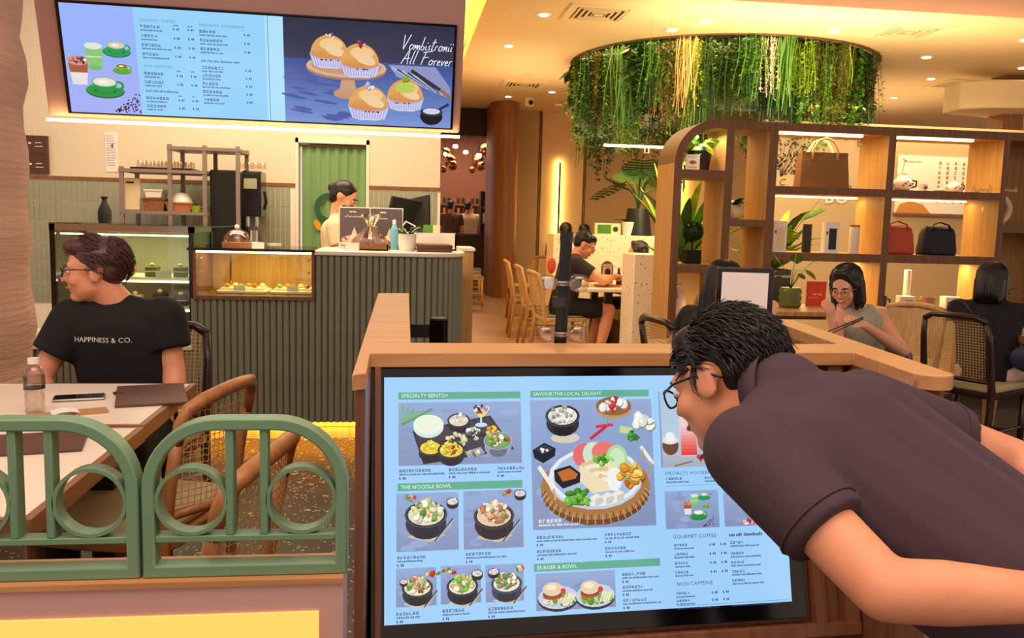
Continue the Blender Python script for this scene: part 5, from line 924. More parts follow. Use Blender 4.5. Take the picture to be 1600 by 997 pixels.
# ------------------------------------------------------------------ booth area in the middle
def wall_t(nm, x0, y0, x1, y1, h, lb): S(MB().box(x0, y0, 0, x1, y1, h).build(nm, 'terrazzo', bevel=.008), lb)
wall_t('wall_booth_back', 1.64, 9.3, 3.4, 9.75, 1.21, 'speckled terrazzo booth wall behind the seated man'); wall_t('wall_booth_front', 1.975, 7.2, 2.27, 7.6, 1.085, 'speckled terrazzo booth divider near the shelf')
bt = T('booth_table', 'white booth table with black legs in front of the man', 'table', (1.9, 8.3, 0)); MB().box(-.26, -.62, .715, .40, .55, .75).build('top', 'table_white', bt, bevel=.008)
for y in (-.3, .3): MB().box(.02, y-.035, .0, .09, y+.035, .715).build('leg', 'black', bt); MB().box(-.12, y-.1, 0, .22, y+.1, .012).build('foot', 'black', bt)
bn = T('booth_bench', 'cream padded bench behind the booth table', 'bench', (2.45, 8.75, 0)); MB().box(-.3, -.45, .0, .1, .5, .38).build('base', 'shelf_wood', bn); MB().box(-.32, -.47, .38, .12, .5, .47).build('seat', 'cushion', bn, bevel=.02)
def blond(lb, loc, rz):
    t = T('blond_chair', lb, 'chair', loc, rz, None)
    MB().slab(rrect(-.21, -.2, .21, .22, .05), .42, .455).build('seat', 'blond_wood', t, bevel=.006); MB().slab(rrect(-.19, -.18, .19, .2, .05), .455, .475).build('cushion', 'sage_paint', t, bevel=.006)
    for sx in (-1, 1): MB().tube([(sx*.19, .2, 0), (sx*.185, .19, .43)], [.015, .02], 8).build('leg', 'blond_wood', t, smooth=180); MB().tube([(sx*.19, -.25, 0), (sx*.185, -.19, .43), (sx*.19, -.23, .68), (sx*.185, -.27, .86)], [.015, .021, .02, .017], 8).build('leg', 'blond_wood', t, smooth=180)
    MB().strip([(-.19+.038*i, -.22-.03*math.sin(math.pi*i/10), .56) for i in range(11)], [(-.19+.038*i, -.27-.035*math.sin(math.pi*i/10), .85) for i in range(11)]).strip([(-.19+.038*i, -.20-.03*math.sin(math.pi*i/10), .56) for i in range(11)][::-1], [(-.19+.038*i, -.25-.035*math.sin(math.pi*i/10), .85) for i in range(11)][::-1]).build('backrest', 'blond_wood', t, smooth=180)
    MB().tube([(-.19, -.265, .85), (-.1, -.295, .87), (0, -.305, .875), (.1, -.295, .87), (.19, -.265, .85)], .02, 8).build('top_rail', 'blond_wood', t, smooth=180)
    MB().cyl((-.19, .19, .22), (-.19, -.2, .22), .011, n=6).cyl((.19, .19, .22), (.19, -.2, .22), .011, n=6).cyl((-.19, .05, .22), (.19, .05, .22), .011, n=6).build('stretcher', 'blond_wood', t); return t
blond('blond wooden chair the booth man sits on', (1.50, 8.05, 0), R(-84)); blond('blond wooden chair next behind the booth man', (1.50, 9.0, 0), R(-90)); blond('blond wooden chair at the far end of the booth row', (1.50, 10.0, 0), R(-93))
armchair('honey cane armchair against the far booth wall', (1.75, 11.75, 0), R(130)); armchair('honey cane armchair between the divider and the shelf', (2.05, 6.15, 0), R(100))
for k, (x, y) in enumerate(((1.05, 13.3), (1.10, 14.4), (1.2, 15.3))): t = blond(('blond chair nearest the counter in the dim aisle', 'second blond chair along the dim aisle', 'last blond chair along the dim aisle')[k], (x, y, 0), R(-95))
t = T('menu_stand', 'arched wooden menu stand on the booth table', 'menu stand', (2.02, 8.35, .75)); MB().prism([(-.06, 0), (.06, 0), (.06, .16)]+arc(0, .16, .06, 0, 180, 10)[1:], 0, .014).build('board', 'table_wood', t); p = Pic(.09, .14); p.rect(0, 0, .09, .14, (226, 206, 190)); p.up(); p.ell(.05, .08, .03, .04, (50, 40, 46)); p.latin(.01, .02, .07, .01, (90, 70, 60)); p.build('print', 'paper_print', t, (-.045, -.002, .19))
t = T('sauce_bottle', 'dark sauce bottle beside the menu stand', 'bottle', (2.10, 8.2, .75)); MB().lathe([(0, 0), (.025, 0), (.025, .09), (.012, .12), (.012, .15), (0, .15)], n=14).build('body', 'cake_dark', t, smooth=50); MB().cyl((0, 0, .15), (0, 0, .165), .013, n=10).build('cap', 'orange_red', t)
t = T('paper_cup', 'pale pink cup on a plate on the booth table', 'cup', (1.93, 7.95, .75)); MB().lathe([(0, 0), (.12, 0), (.13, .012), (0, .014)], n=22).build('plate', 'terracotta', t, smooth=40); MB().lathe([(0, .014), (.035, .014), (.043, .09), (.04, .09), (0, .03)], n=18).build('cup', 'cream_food', t, smooth=50)
t = T('wooden_caddy', 'low wooden sauce caddy on the booth table', 'caddy', (2.17, 8.1, .75)); MB().box(-.06, -.05, 0, .06, .05, .05).build('tray', 'wicker', t); [MB().cyl((-.035+.035*k, 0, .02), (-.035+.035*k, 0, .085), .013, n=10).build('jar', ('orange_red', 'cream_food', 'cake_dark')[k], t) for k in range(3)]
t = T('table_radio', 'small green fronted radio on the booth wall', 'radio', (2.27, 9.4, 1.21)); MB().box(-.14, 0, 0, .14, .09, .13).build('case', 'cream_food', t, bevel=.008); MB().box(-.125, -.004, .015, .03, 0, .115).build('front', 'leaf', t); MB().cyl((.08, -.006, .065), (.08, 0, .065), .03, n=16).build('dial', 'dark_grey', t)
t = T('small_pot_plant', 'white pot with a small drooping plant on the booth wall', 'potted plant', (2.50, 9.42, 1.21)); pot(t, .06, .075, .15, 'white'); leafy(t, (0, 0, .14), 7, .12, .2, .025, ['leaf', 'leaf_dark'], (.3, 1.0), (.5, 1.0))

# ------------------------------------------------------------------ hanging garden
hg = T('hanging_garden', 'huge round ceiling planter dripping with green foliage', 'planter', (3.95, 10.75, 3.35)); RR = 1.88
ring_prism(MB(), arc(0, 0, RR, 0, 360, 64)[:-1], arc(0, 0, RR-.06, 0, 360, 64)[:-1], -.01, .055).build('rim', 'shelf_wood', hg, None, (R(90), 0, 0), smooth=30)
MB().cyl((0, 0, -.02), (0, 0, -.005), RR-.1, n=48).build('tray', 'black_matte', hg); MB().cyl((0, 0, -.72), (0, 0, -.02), RR-.62, n=40).build('basket', 'leaf_dark', hg)  # basket is an added dark core, standing for shade between the garlands
def bunch(seed, kind, length, m):
    r_ = random.Random(seed); mb = MB()
    ns = {'fern': 26, 'vine': 14, 'grass': 60, 'broad': 9, 'flower': 16}[kind]
    for s_ in range(ns):
        a = r_.uniform(0, 6.28); q = .14*r_.random()**.5; bx, by = q*math.cos(a), q*math.sin(a); L_ = length*r_.uniform(.55, 1.0); ox_, oy_ = r_.uniform(-.06, .06), r_.uniform(-.06, .06); ph = r_.uniform(0, 6)
        def at(t): return Vector((bx+ox_*t+.012*math.sin(ph+5*t), by+oy_*t+.012*math.cos(ph+4*t), -L_*t))
        if kind == 'grass':
            w = .006; d = Vector((math.cos(a+1.5), math.sin(a+1.5), 0))*w; mb.strip([at(t/5)-d for t in range(6)], [at(t/5)+d*(1-t/6) for t in range(6)]); continue
        n_ = {'fern': 40, 'vine': 30, 'broad': 13, 'flower': 20}[kind]; sz = {'fern': .042, 'vine': .04, 'broad': .11, 'flower': .03}[kind]
        mb.strip([at(t/6)+Vector((.002, 0, 0)) for t in range(7)], [at(t/6)-Vector((.002, 0, 0)) for t in range(7)])
        for k in range(n_):
            c = at((k+r_.random())/n_); az = r_.uniform(0, 6.28); d = Vector((math.cos(az), math.sin(az), r_.uniform(-.9, .1))).normalized(); sd = Vector((-d.y, d.x, r_.uniform(-.3, .3))).normalized(); l = sz*r_.uniform(.7, 1.4)
            mb.add([c, c+d*l*.5+sd*l*.32, c+d*l*1.1, c+d*l*.5-sd*l*.32], [(0, 1, 2, 3)])
    return mb.mesh('garland', m)
BN = {}
for i, (kind, L_, m) in enumerate((('fern', .75, 'leaf'), ('vine', .95, 'leaf_dark'), ('grass', .85, 'leaf'), ('fern', .7, 'leaf_olive'), ('vine', .8, 'leaf_lime'), ('broad', .6, 'leaf_dark'), ('flower', .5, 'leaf_white'), ('grass', .8, 'leaf_straw'), ('broad', .55, 'leaf_red'), ('fern', .9, 'leaf_dark'), ('grass', .7, 'leaf_lime'), ('vine', .9, 'leaf'), ('fern', .8, 'leaf_lime'), ('flower', .7, 'leaf_olive'))): BN[i] = bunch(100+i, kind, L_, m)
order = [0, 9, 3, 1, 2, 11, 5, 0, 3, 9, 4, 12, 1, 0, 6, 2, 9, 13, 11, 3, 10, 0, 8, 9, 1, 7, 4, 2, 0, 3, 5, 12, 9]
kk_ = 0; rg_ = random.Random(9)
for rad, cnt in ((RR-.16, 64), (RR-.42, 44), (RR-.75, 24)):
    for i in range(cnt):
        a = 6.2832*(i+rg_.random()*.6)/cnt
        ty = order[kk_ % len(order)] if rg_.random() < .85 else rg_.randrange(14); kk_ += 1
        o = link('garland', BN[ty], hg, (rad*math.cos(a), rad*math.sin(a), -.01), (0, 0, rg_.uniform(0, 6.28))); s_ = rg_.uniform(1.0, 1.25); o.scale = (s_, s_, s_*(1.12 if math.cos(a) < -.45 else 1.0)*rg_.uniform(.75, 1.3))
area('garden_fill', (3.7, 7.6, 2.62), 2.6, 60, (1, .86, .5), (R(100), 0, 0), sy=.25)  # fill added in front to brighten the foliage, no visible lamp

# ------------------------------------------------------------------ right hand tables, bag
table('white topped table in front of the smiling woman', 1.86, 4.05, 2.36, 4.95, [(0, 0)], 'marble'); table('white topped table in front of the woman in black', 3.62, 4.35, 4.6, 5.15, [(.1, 0)], 'table_white')
darkchair('dark framed cane chair the woman in black sits on', (3.42, 4.72, 0), R(-62)); blond('pale wooden chair between the backpack and the woman in black', (3.04, 5.0, 0), R(120)); wb = T('window_bench', 'low wooden bench under the smiling woman and the backpack', 'bench', (2.70, 4.68, 0)); MB().box(-.2, -.24, 0, .14, .24, .36).build('base', 'shelf_wood', wb); MB().box(-.22, -.26, .36, .16, .26, .425).build('seat', 'cushion', wb, bevel=.015)
darkchair('dark framed cane chair under the long haired woman', (1.56, 4.25, 0), R(-80)); fb = T('far_bench', 'padded bench beyond the booth wall under two diners', 'bench', (2.2, 10.32, 0)); MB().box(-.45, -.2, 0, .5, .2, .33).build('base', 'shelf_wood', fb); MB().box(-.47, -.22, .33, .52, .22, .40).build('seat', 'cushion', fb, bevel=.015); blond('blond chair under the middle diner beyond the booth wall', (2.36, 11.12, 0), 0)
t = T('backpack', 'dark olive green backpack standing beside the smiling woman', 'backpack', (2.82, 4.76, .426), R(12)); mb = MB(); vs_ = []; n = 20
for z, w, d in ((0, .15, .09), (.05, .165, .11), (.18, .16, .105), (.28, .14, .085), (.33, .10, .05), (.345, .05, .02)):
    for i in range(n): a = 2*math.pi*i/n; c_, s_ = math.cos(a), math.sin(a); vs_.append((w*math.copysign(abs(c_)**.6, c_), d*math.copysign(abs(s_)**.7, s_), z))
mb.add(vs_, [(k*n+i, k*n+(i+1) % n, (k+1)*n+(i+1) % n, (k+1)*n+i) for k in range(5) for i in range(n)]+[tuple(range(n-1, -1, -1)), tuple(range(5*n, 6*n))]).build('body', 'olive_bag', t, smooth=180)
MB().box(-.11, -.135, .03, .11, -.09, .17).build('pocket', 'olive_bag', t, bevel=.02); MB().tube([(-.05, -.02, .33), (-.04, -.02, .38), (.04, -.02, .38), (.05, -.02, .33)], .008, 8).build('handle', 'black', t, smooth=180); MB().tube([(.06, -.11, .3), (.075, -.14, .2), (.06, -.13, .04)], .012, 8, flat=.4).build('strap', 'shop_dark', t, smooth=180); MB().lathe([(0, 0), (.03, 0), (.03, .09), (.015, .11), (0, .11)], (.15, -.07, .1), 12).build('flask', 'purple', t, smooth=50)
t = T('food_bowl', 'dark bowl of food in front of the smiling woman', 'bowl', (2.15, 4.4, .75)); MB().lathe([(0, 0), (.05, 0), (.10, .05), (.095, .05), (.0, .02)], n=20).build('bowl', 'black_gloss', t, smooth=60); [MB().sph((.04*math.cos(k), .04*math.sin(k), .04), .022, 8, 6).build('food', ('cream_food', 'leaf', 'bread')[k % 3], t, smooth=180) for k in range(6)]
t = T('sauce_dish', 'small white dish on the smiling woman\'s table', 'dish', (2.02, 4.6, .75)); MB().lathe([(0, 0), (.03, 0), (.05, .02), (.046, .02), (0, .008)], n=16).build('dish', 'white_gloss', t, smooth=60)
t = T('menu_stand', 'small arched menu stand on the smiling woman\'s table', 'menu stand', (1.86, 4.75, .75)); MB().prism([(-.07, 0), (.07, 0), (.07, .1)]+arc(0, .1, .07, 0, 180, 10)[1:], 0, .014).build('board', 'table_wood', t); MB().box(-.05, -.003, .01, .05, 0, .08).build('card', 'dark_grey', t)
tag(MB().box(-.12, -.08, 0, .12, .08, .012).build('napkin', 'paper', None, (3.85, 4.6, .7505), (0, 0, .2)), 'folded white napkin on the table of the woman in black', 'napkin')
t = T('wooden_box', 'brown wooden cutlery box on the table at the frame edge', 'box', (3.98, 4.85, .75)); MB().box(-.1, -.06, 0, .1, .06, .08).build('box', 'chair_wood', t); MB().box(-.104, -.064, .08, .104, .064, .09).build('lid', 'chair_wood', t)
t = T('handbag', 'small navy crossbody bag at the hip of the woman in black', 'bag', (3.60, 4.50, .56), R(-50)); MB().sph((0, 0, .07), (.11, .05, .08), 16, 10).build('body', 'navy', t, smooth=180); MB().cyl((0, -.05, .09), (0, -.056, .09), .012, n=10).build('clasp', 'chrome', t)

# ------------------------------------------------------------------ people
def remesh(mb, name, m, voxel, it=6, fac=.5):
    me = bpy.data.meshes.new('tmp'); me.from_pydata(mb.v, [], mb.f); ob = bpy.data.objects.new('tmp', me); COL.objects.link(ob)
    r_ = ob.modifiers.new('r', 'REMESH'); r_.mode = 'VOXEL'; r_.voxel_size = voxel; r_.adaptivity = 0
    s_ = ob.modifiers.new('s', 'SMOOTH'); s_.factor = fac; s_.iterations = it
    dg = bpy.context.evaluated_depsgraph_get(); out = bpy.data.meshes.new_from_object(ob.evaluated_get(dg)); out.name = name
    bpy.data.objects.remove(ob); bpy.data.meshes.remove(me); out.materials.clear(); out.materials.append(MATS[m])
    out.polygons.foreach_set('use_smooth', [True]*len(out.polygons)); return out
def cap(mb, a, b, ra, rb, e0=True, e1=True, n=14):
    mb.cyl(a, b, ra, rb, n)
    if e0: mb.sph(tuple(a), ra, n, 9)
    if e1: mb.sph(tuple(b), rb, n, 9)
def frame_m(pos, f, u):
    f = Vector(f).normalized(); u = Vector(u); u = (u-f*u.dot(f)).normalized(); x = f.cross(u); return Matrix(((x.x, f.x, u.x, pos[0]), (x.y, f.y, u.y, pos[1]), (x.z, f.z, u.z, pos[2]), (0, 0, 0, 1)))
def head_prims(mb, M, k=1.0):
    o = mb.M; mb.M = M @ Matrix.Scale(k, 4)
    mb.sph((0, -.012, .032), (.076, .098, .088), 20, 14); mb.sph((0, .022, -.04), (.060, .068, .075), 18, 12); mb.sph((0, -.0, -.055), (.064, .065, .048), 16, 10); mb.sph((0, .058, -.098), (.026, .028, .022), 12, 8)
    cap(mb, (-.036, .074, .022), (.036, .074, .022), .017, .017); cap(mb, (0, .088, .014), (0, .106, -.026), .009, .0135); mb.sph((.011, .096, -.03), .0085, 8, 6); mb.sph((-.011, .096, -.03), .0085, 8, 6)
    cap(mb, (-.016, .083, -.062), (.016, .083, -.062), .0095, .0095)
    for s_ in (-1, 1): mb.sph((s_*.036, .058, -.03), (.03, .03, .03), 10, 8); mb.sph((s_*.080, -.013, -.009), (.010, .026, .035), 10, 8); mb.sph((s_*.085, -.021, .008), (.009, .018, .021), 8, 6)
    mb.M = o
def hand_prims(mb, wrist, d, nrm, side=1, curl=.5, k=1.0, spread=.16, r=.0085):
    M = frame_m(wrist, d, nrm); o = mb.M; mb.M = M @ Matrix.Scale(k, 4)     # local y = finger direction, z = back of hand
    for i, (x, L_) in enumerate(((-.03, .068), (-.01, .076), (.011, .071), (.03, .056))):
        x *= side; cap(mb, (x*.55, .0, 0), (x, .082, 0), .0125, .011, n=10)
        a = curl*.5; y, z = .082, 0; p0 = (x, y, z); px = x
        for s_, f in enumerate((.45, .31, .24)):
            a2 = a*(1+s_); px += x*spread*f*.6; q = (px, y+L_*f*math.cos(a2), z-L_*f*math.sin(a2)); cap(mb, (px-x*spread*f*.6, y, z), q, r*(1-.06*s_), r*(.94-.06*s_), n=10); y, z = q[1], q[2]
    x = -.03*side; cap(mb, (x*.6, .02, -.005), (x*1.55, .05, -.012), .014, .0115, n=10); cap(mb, (x*1.55, .05, -.012), (x*1.75, .078, -.022), .0105, .0095, n=10); cap(mb, (x*1.75, .078, -.022), (x*1.6, .1, -.03), .0095, .008, n=10)
    mb.sph((0, .04, -.002), (.038, .045, .014), 12, 8); mb.M = o
def lerp(a, b, t): return Vector(a)+(Vector(b)-Vector(a))*t
def torso_prims(mb, J, e=0., w=1., shw=1.):
    pel, ne = Vector(J['pelvis']), Vector(J['neck']); sl, sr = Vector(J['sl']), Vector(J['sr']); ch = (sl+sr)/2; side = (sr-sl).normalized(); ax = (ch-pel).normalized()
    cap(mb, pel, ch-ax*.04, (.115+e)*w, (.108+e)*w)
    for s_, sp in ((-1, sl), (1, sr)): cap(mb, pel+side*s_*.075*w, lerp(ch, sp, .55)-ax*.05, (.10+e)*w, (.092+e)*w)
    cap(mb, lerp(ch, sl, .92), lerp(ch, sr, .92), (.062*shw+e)*w, (.062*shw+e)*w)
    for sp in (sl, sr): cap(mb, lerp(ch, sp, .75), lerp(ch, ne, .8), (.056+e)*w, (.05+e*.5)*w)
    mb.sph(tuple(sl), (.062*shw+e)*w); mb.sph(tuple(sr), (.062*shw+e)*w)
def hips_of(J, w=1.):
    if 'hl' in J: return Vector(J['hl']), Vector(J['hr'])
    side = (Vector(J['sr'])-Vector(J['sl'])); side.z = 0; side.normalize(); p = Vector(J['pelvis']); return p-side*.09*w, p+side*.09*w
def person(label, J, voxel=.011, skin='skin', top='shirt_black', sleeve=.5, bottom='shorts_black', leg=1., w=1., group=None, hands=True, hk=1.0, hand=None, sl_r=.062, it=6, shw=1., collar=False):
    base = Vector((J['pelvis'][0], J['pelvis'][1], 0)); t = T('person', label, 'person', tuple(base), 0, group)
    J = {k: (Vector(v)-base if k not in ('fwd', 'up') else Vector(v)) for k, v in J.items()}; mb = MB(); HM = frame_m(J['head'], J['fwd'], J['up'])
    torso_prims(mb, J, 0, w, shw); head_prims(mb, HM, hk); cap(mb, lerp(J['neck'], J['head'], 0 if collar else -.15), HM @ Vector((0, -.025, -.05)), .062*w, .056*w)
    hl, hr = hips_of(J, w)
    for s_, sh_, el, wr in ((-1, 'sl', 'el', 'wl'), (1, 'sr', 'er', 'wr')):
        cap(mb, J[sh_], J[el], .052*w, .043*w); d = J[wr]-J[el]; m_ = J[el]+d*.3; cap(mb, J[el], m_, .043*w, .044*w); cap(mb, m_, J[wr], .044*w, .028*w)
        if hands:
            opt = (hand or {}).get(wr, {}); hd = Vector(opt.get('d', d)); nr = Vector(opt.get('n', (0, -.3, 1))); hand_prims(mb, J[wr]+hd.normalized()*.01, hd, nr, opt.get('side', s_), opt.get('curl', .55), .95*w, r=opt.get('r', .0088 if voxel < .009 else .0105))
    for hp, kn, an in ((hl, 'kl', 'al'), (hr, 'kr', 'ar')):
        cap(mb, hp, J[kn], .088*w, .06*w); m_ = lerp(J[kn], J[an], .3); cap(mb, J[kn], m_, .058*w, .06*w); cap(mb, m_, J[an], .06*w, .036*w)
        f = Vector(J['fwd']); f = Vector((f.x, f.y, 0)); kd = J[kn]-hp; kd.z = 0; f = kd.normalized() if kd.length > .15 else f.normalized(); cap(mb, J[an]+Vector((0, 0, -.03)), J[an]+f*.14+Vector((0, 0, -.045)), .036, .03)
    b = link('body', remesh(mb, 'body', skin, voxel, it), t)
    sm = MB()
    if sleeve: torso_prims(sm, J, .013, w, shw)
    else:
        ch = (J['sl']+J['sr'])/2; side = (J['sr']-J['sl']).normalized(); ax = (ch-J['pelvis']).normalized(); cap(sm, J['pelvis'], ch-ax*.04, .132*w, .126*w)
        for s_, sp in ((-1, J['sl']), (1, J['sr'])): cap(sm, J['pelvis']+side*s_*.075*w, lerp(ch, sp, .53)-ax*.05, .117*w, .110*w); cap(sm, lerp(ch, sp, .5)-ax*.03, lerp(ch, sp, .5)+ax*.035, .06*w, .05*w)
    if collar: hd = (HM @ Vector((0, -.03, -.05))-J['neck']).normalized(); cap(sm, J['neck']-hd*.015, J['neck']+hd*.03, .076, .070, True, False, 20)
    if sleeve:
        for sh_, el in (('sl', 'el'), ('sr', 'er')): cap(sm, J[sh_], lerp(J[sh_], J[el], sleeve), sl_r*w+.01, sl_r*w+.004, True, False, 18)
    shirt = link('top', remesh(sm, 'top', top, voxel, it), t)
    pm_ = MB(); cap(pm_, J['pelvis']+(Vector(J['neck'])-J['pelvis']).normalized()*.03, J['pelvis'], .118*w, .118*w)
    for hp, kn, an in ((hl, 'kl', 'al'), (hr, 'kr', 'ar')):
        pm_.sph(tuple(hp), .102*w); a = min(1, leg*2); cap(pm_, hp, lerp(hp, J[kn], a), .104*w, .104*w-.03*a*w, True, a >= 1, 16)
        if leg > .5: cap(pm_, J[kn], lerp(J[kn], J[an], leg*2-1), .072*w, .058*w, True, False, 16)
    link('trousers' if leg > .6 else 'shorts', remesh(pm_, 'bottom', bottom, voxel, it), t)
    for s_ in (-1, 1):
        an = J['al'] if s_ < 0 else J['ar']; kn = J['kl'] if s_ < 0 else J['kr']; f = kn-(hl if s_ < 0 else hr); f.z = 0; f = f.normalized() if f.length > .15 else Vector((J['fwd'].x, J['fwd'].y, 0)).normalized(); q = MB(); cap(q, an+Vector((0, 0, -.04)), an+f*.15+Vector((0, 0, -.05)), .042, .036); link('shoe', q.mesh('shoe', 'black', 180), t)
    return t, HM @ Matrix.Scale(hk, 4), J, shirt
def face(t, HM, glasses=None, smile=False, brows='hair_black'):
    h = link('face_details', None, t) if False else t
    for s_ in (-1, 1):
        MB(HM).sph((s_*.031, .0835, .002), (.0135, .009, .0075), 12, 8).build('eye', 'eye_white', t, smooth=180); MB(HM).sph((s_*.031, .0905, .002), (.0062, .0035, .0062), 10, 7).build('iris', 'black', t, smooth=180); MB(HM).tube([(s_*.016, .0925, .022), (s_*.032, .0925, .027), (s_*.047, .082, .022)], [.004, .0045, .003], 7).build('eyebrow', brows, t, smooth=180)
    MB(HM).tube([(-.026, .079, -.058 if smile else -.063), (-.012, .0905, -.0635), (0, .0935, -.065 if smile else -.062), (.012, .0905, -.0635), (.026, .079, -.058 if smile else -.063)], [.003, .0055, .006, .0055, .003], 8).build('lips', 'lip', t, smooth=180)
    if smile: MB(HM).sph((0, .089, -.061), (.017, .006, .005), 12, 7).build('teeth', 'teeth', t, smooth=180)
    if glasses:
        mb = MB(HM)
        for s_ in (-1, 1):
            mb.tube([(s_*.033+.023*math.cos(a*.3927), .108+.002*math.cos(a*.3927)-.006*abs(math.cos(a*.3927)), -.002+.0175*math.sin(a*.3927)) for a in range(16)], .0022, 6, True); mb.tube([(s_*.056, .10, .006), (s_*.078, .06, .01), (s_*.086, -.02, .008), (s_*.086, -.05, -.012)], .0024, 6)
        mb.tube([(-.011, .107, .003), (0, .112, .006), (.011, .107, .003)], .002, 6); mb.build('glasses', glasses, t, smooth=180)
def hair(t, HM, style, m='hair_black', voxel=.007, tufts=0, seed=1):
    mb = MB(HM); r_ = random.Random(seed)
    if style == 'short': mb.sph((0, -.026, .050), (.083, .099, .084), 20, 14); mb.sph((0, -.062, .012), (.074, .062, .075), 16, 12); mb.sph((0, .022, .094), (.068, .062, .034), 16, 10)
    if style == 'swept': mb.sph((0, -.024, .052), (.084, .10, .085), 20, 14); mb.sph((0, -.062, .012), (.075, .062, .072), 16, 12); mb.sph((0, .04, .095), (.07, .065, .036), 16, 10)
    if style in ('bob', 'long', 'bun'):
        mb.sph((0, -.025, .045), (.086, .102, .088), 20, 14); mb.sph((0, -.06, .0), (.08, .066, .085), 16, 12)
    if style == 'bob':
        for s_ in (-1, 1): cap(mb, (s_*.07, -.01, .05), (s_*.078, .0, -.10), .03, .026); cap(mb, (s_*.05, -.06, .0), (s_*.055, -.06, -.12), .045, .035); cap(mb, (s_*.02, .045, .10), (s_*.075, .03, .02), .03, .018)
        cap(mb, (0, -.075, .0), (0, -.08, -.12), .05, .04)
    if style == 'long':
        for s_ in (-1, 1): cap(mb, (s_*.065, -.02, .03), (s_*.075, -.03, -.25), .034, .03); cap(mb, (s_*.04, -.07, 0), (s_*.05, -.08, -.32), .05, .035)
        cap(mb, (0, -.08, 0), (0, -.09, -.34), .055, .035)
    if style == 'bun': mb.sph((0, -.125, .03), (.038, .036, .04), 14, 10); cap(mb, (0, -.09, .02), (0, -.12, .03), .045, .03)
    if style == 'tail': mb.sph((0, -.025, .048), (.084, .1, .086), 18, 12); cap(mb, (0, -.1, .01), (0, -.13, -.08), .03, .018)
    me = remesh(mb, 'hair', m, voxel, 3); o = link('hair', me, t)
    if tufts and style in ('bob', 'long'):       # straight locks falling from the crown
        tb = MB(HM); low = -.13 if style == 'bob' else -.33
        for k in range(tufts):
            az = r_.uniform(-2.35, 2.35); sx, sy = math.sin(az), -math.cos(az); zz = low+r_.uniform(-.02, .03); w_ = r_.uniform(.0025, .005); pts = []
            for q in (1.35, 1.0, .6, .2): pts.append((sx*.09*math.cos(q)+.003*math.sin(k), -.025+sy*.107*math.cos(q), .045+.092*math.sin(q)))
            for q in (.35, .7, 1.0): pts.append((sx*(.093-.012*q), -.03+sy*(.112-.01*q)+r_.uniform(-.004, .004), .04+(zz-.04)*q))
            tb.tube(pts, [w_*.5, w_, w_, w_, w_, w_*.9, w_*.3], 4)
        tb.build('hair_locks', m, t, smooth=180)['kind'] = 'stuff'
    elif tufts:                                  # short locks standing on the shell
        tb = MB(HM); c0 = Vector((0, -.026, .04))
        for k in range(tufts):
            d = Vector((r_.gauss(0, 1), r_.gauss(-.15, 1), r_.gauss(.45, .9))).normalized()
            if d.z < -.35 or (d.y > .55 and d.z < (.35 if style == 'short' else .55)) or (abs(d.x) > .62 and d.z < .16 and -.3 < d.y < .3): continue
            q = c0+Vector((d.x*.079, d.y*.096, d.z*.088)); flow = (Vector((.3*d.x, .75, .05)) if d.y > .45 else Vector((.25*d.x+.12, -.75 if d.z > -.05 else -.2, -.3-.5*(1-max(0, d.z))))) if style == 'short' else (Vector((.1, .9, .5)) if d.z > .35 and d.y > -.2 else Vector((.2*d.x, -.7, -.35))); tg = (flow-d*flow.dot(d)).normalized()
            L_ = r_.uniform(.03, .06) if style == 'short' else r_.uniform(.04, .07); sd = d.cross(tg).normalized(); tg = (tg+sd*r_.uniform(-.35, .35)).normalized(); w_ = r_.uniform(.0011, .0026)
            pts = [q, q+tg*L_*.4+d*.012, q+tg*L_*.8+d*.012, q+tg*L_*1.1+d*r_.uniform(-.002, .012)]
            tb.tube(pts, [w_, w_*1.1, w_*.7, .0004], 4)
        tb.build('hair_locks', m, t, smooth=180)['kind'] = 'stuff'
def surf_print(t, shirt, txt, size, origin, right, up, ray, m, nm='lettering'):
    vs_, fs_ = text_geo(txt, size, 'CENTER'); right = Vector(right).normalized(); up = Vector(up).normalized(); ray = Vector(ray).normalized(); from mathutils.bvhtree import BVHTree
    bm = bmesh.new(); bm.from_mesh(shirt.data); bv = BVHTree.FromBMesh(bm); out = []
    for v in vs_:
        s_ = Vector(origin)+right*v[0]+up*v[1]; h = bv.ray_cast(s_-ray*.3, ray)[0]; out.append((h if h else s_)-ray*.0015)
    bm.free(); MB().add(out, fs_).build(nm, m, t)

# the man bending over the menu screen
J = dict(pelvis=(1.05, 1.13, .74), sl=(.533, 1.235, 1.008), sr=(.84, 1.46, 1.025), neck=(.65, 1.41, 1.055), head=(.590, 1.50, 1.062), fwd=(-.55, .66, -.42), up=(-.05, .38, .92), el=(.645, 1.03, .873), wl=(.895, .985, .872), er=(1.16, 1.47, .92), wr=(1.22, 1.26, .84), hl=(1.0, 1.05, .72), hr=(1.12, 1.20, .72), kl=(.97, 1.08, .40), kr=(1.10, 1.25, .40), al=(1.08, .98, .07), ar=(1.20, 1.16, .07))
t, HM, JJ, shirt = person('man in a dark purple polo bending over the menu screen', J, .0065, 'skin', 'polo', .62, 'shorts_black', 1., 1.0, None, True, .97, {'wl': dict(curl=.6, n=(0, -1, .3)), 'wr': dict(curl=.6, n=(0, 0, 1))}, .062, 8, .82, True)
face(t, HM, 'black'); hair(t, HM, 'short', 'hair_black', .006, 3600, 3)
ax_ = (JJ['neck']-JJ['pelvis']).normalized(); c_ = JJ['neck']; hd = (HM @ Vector((0, -.03, -.05))-c_).normalized(); mb = MB(); s1 = hd.orthogonal().normalized(); s2 = hd.cross(s1)
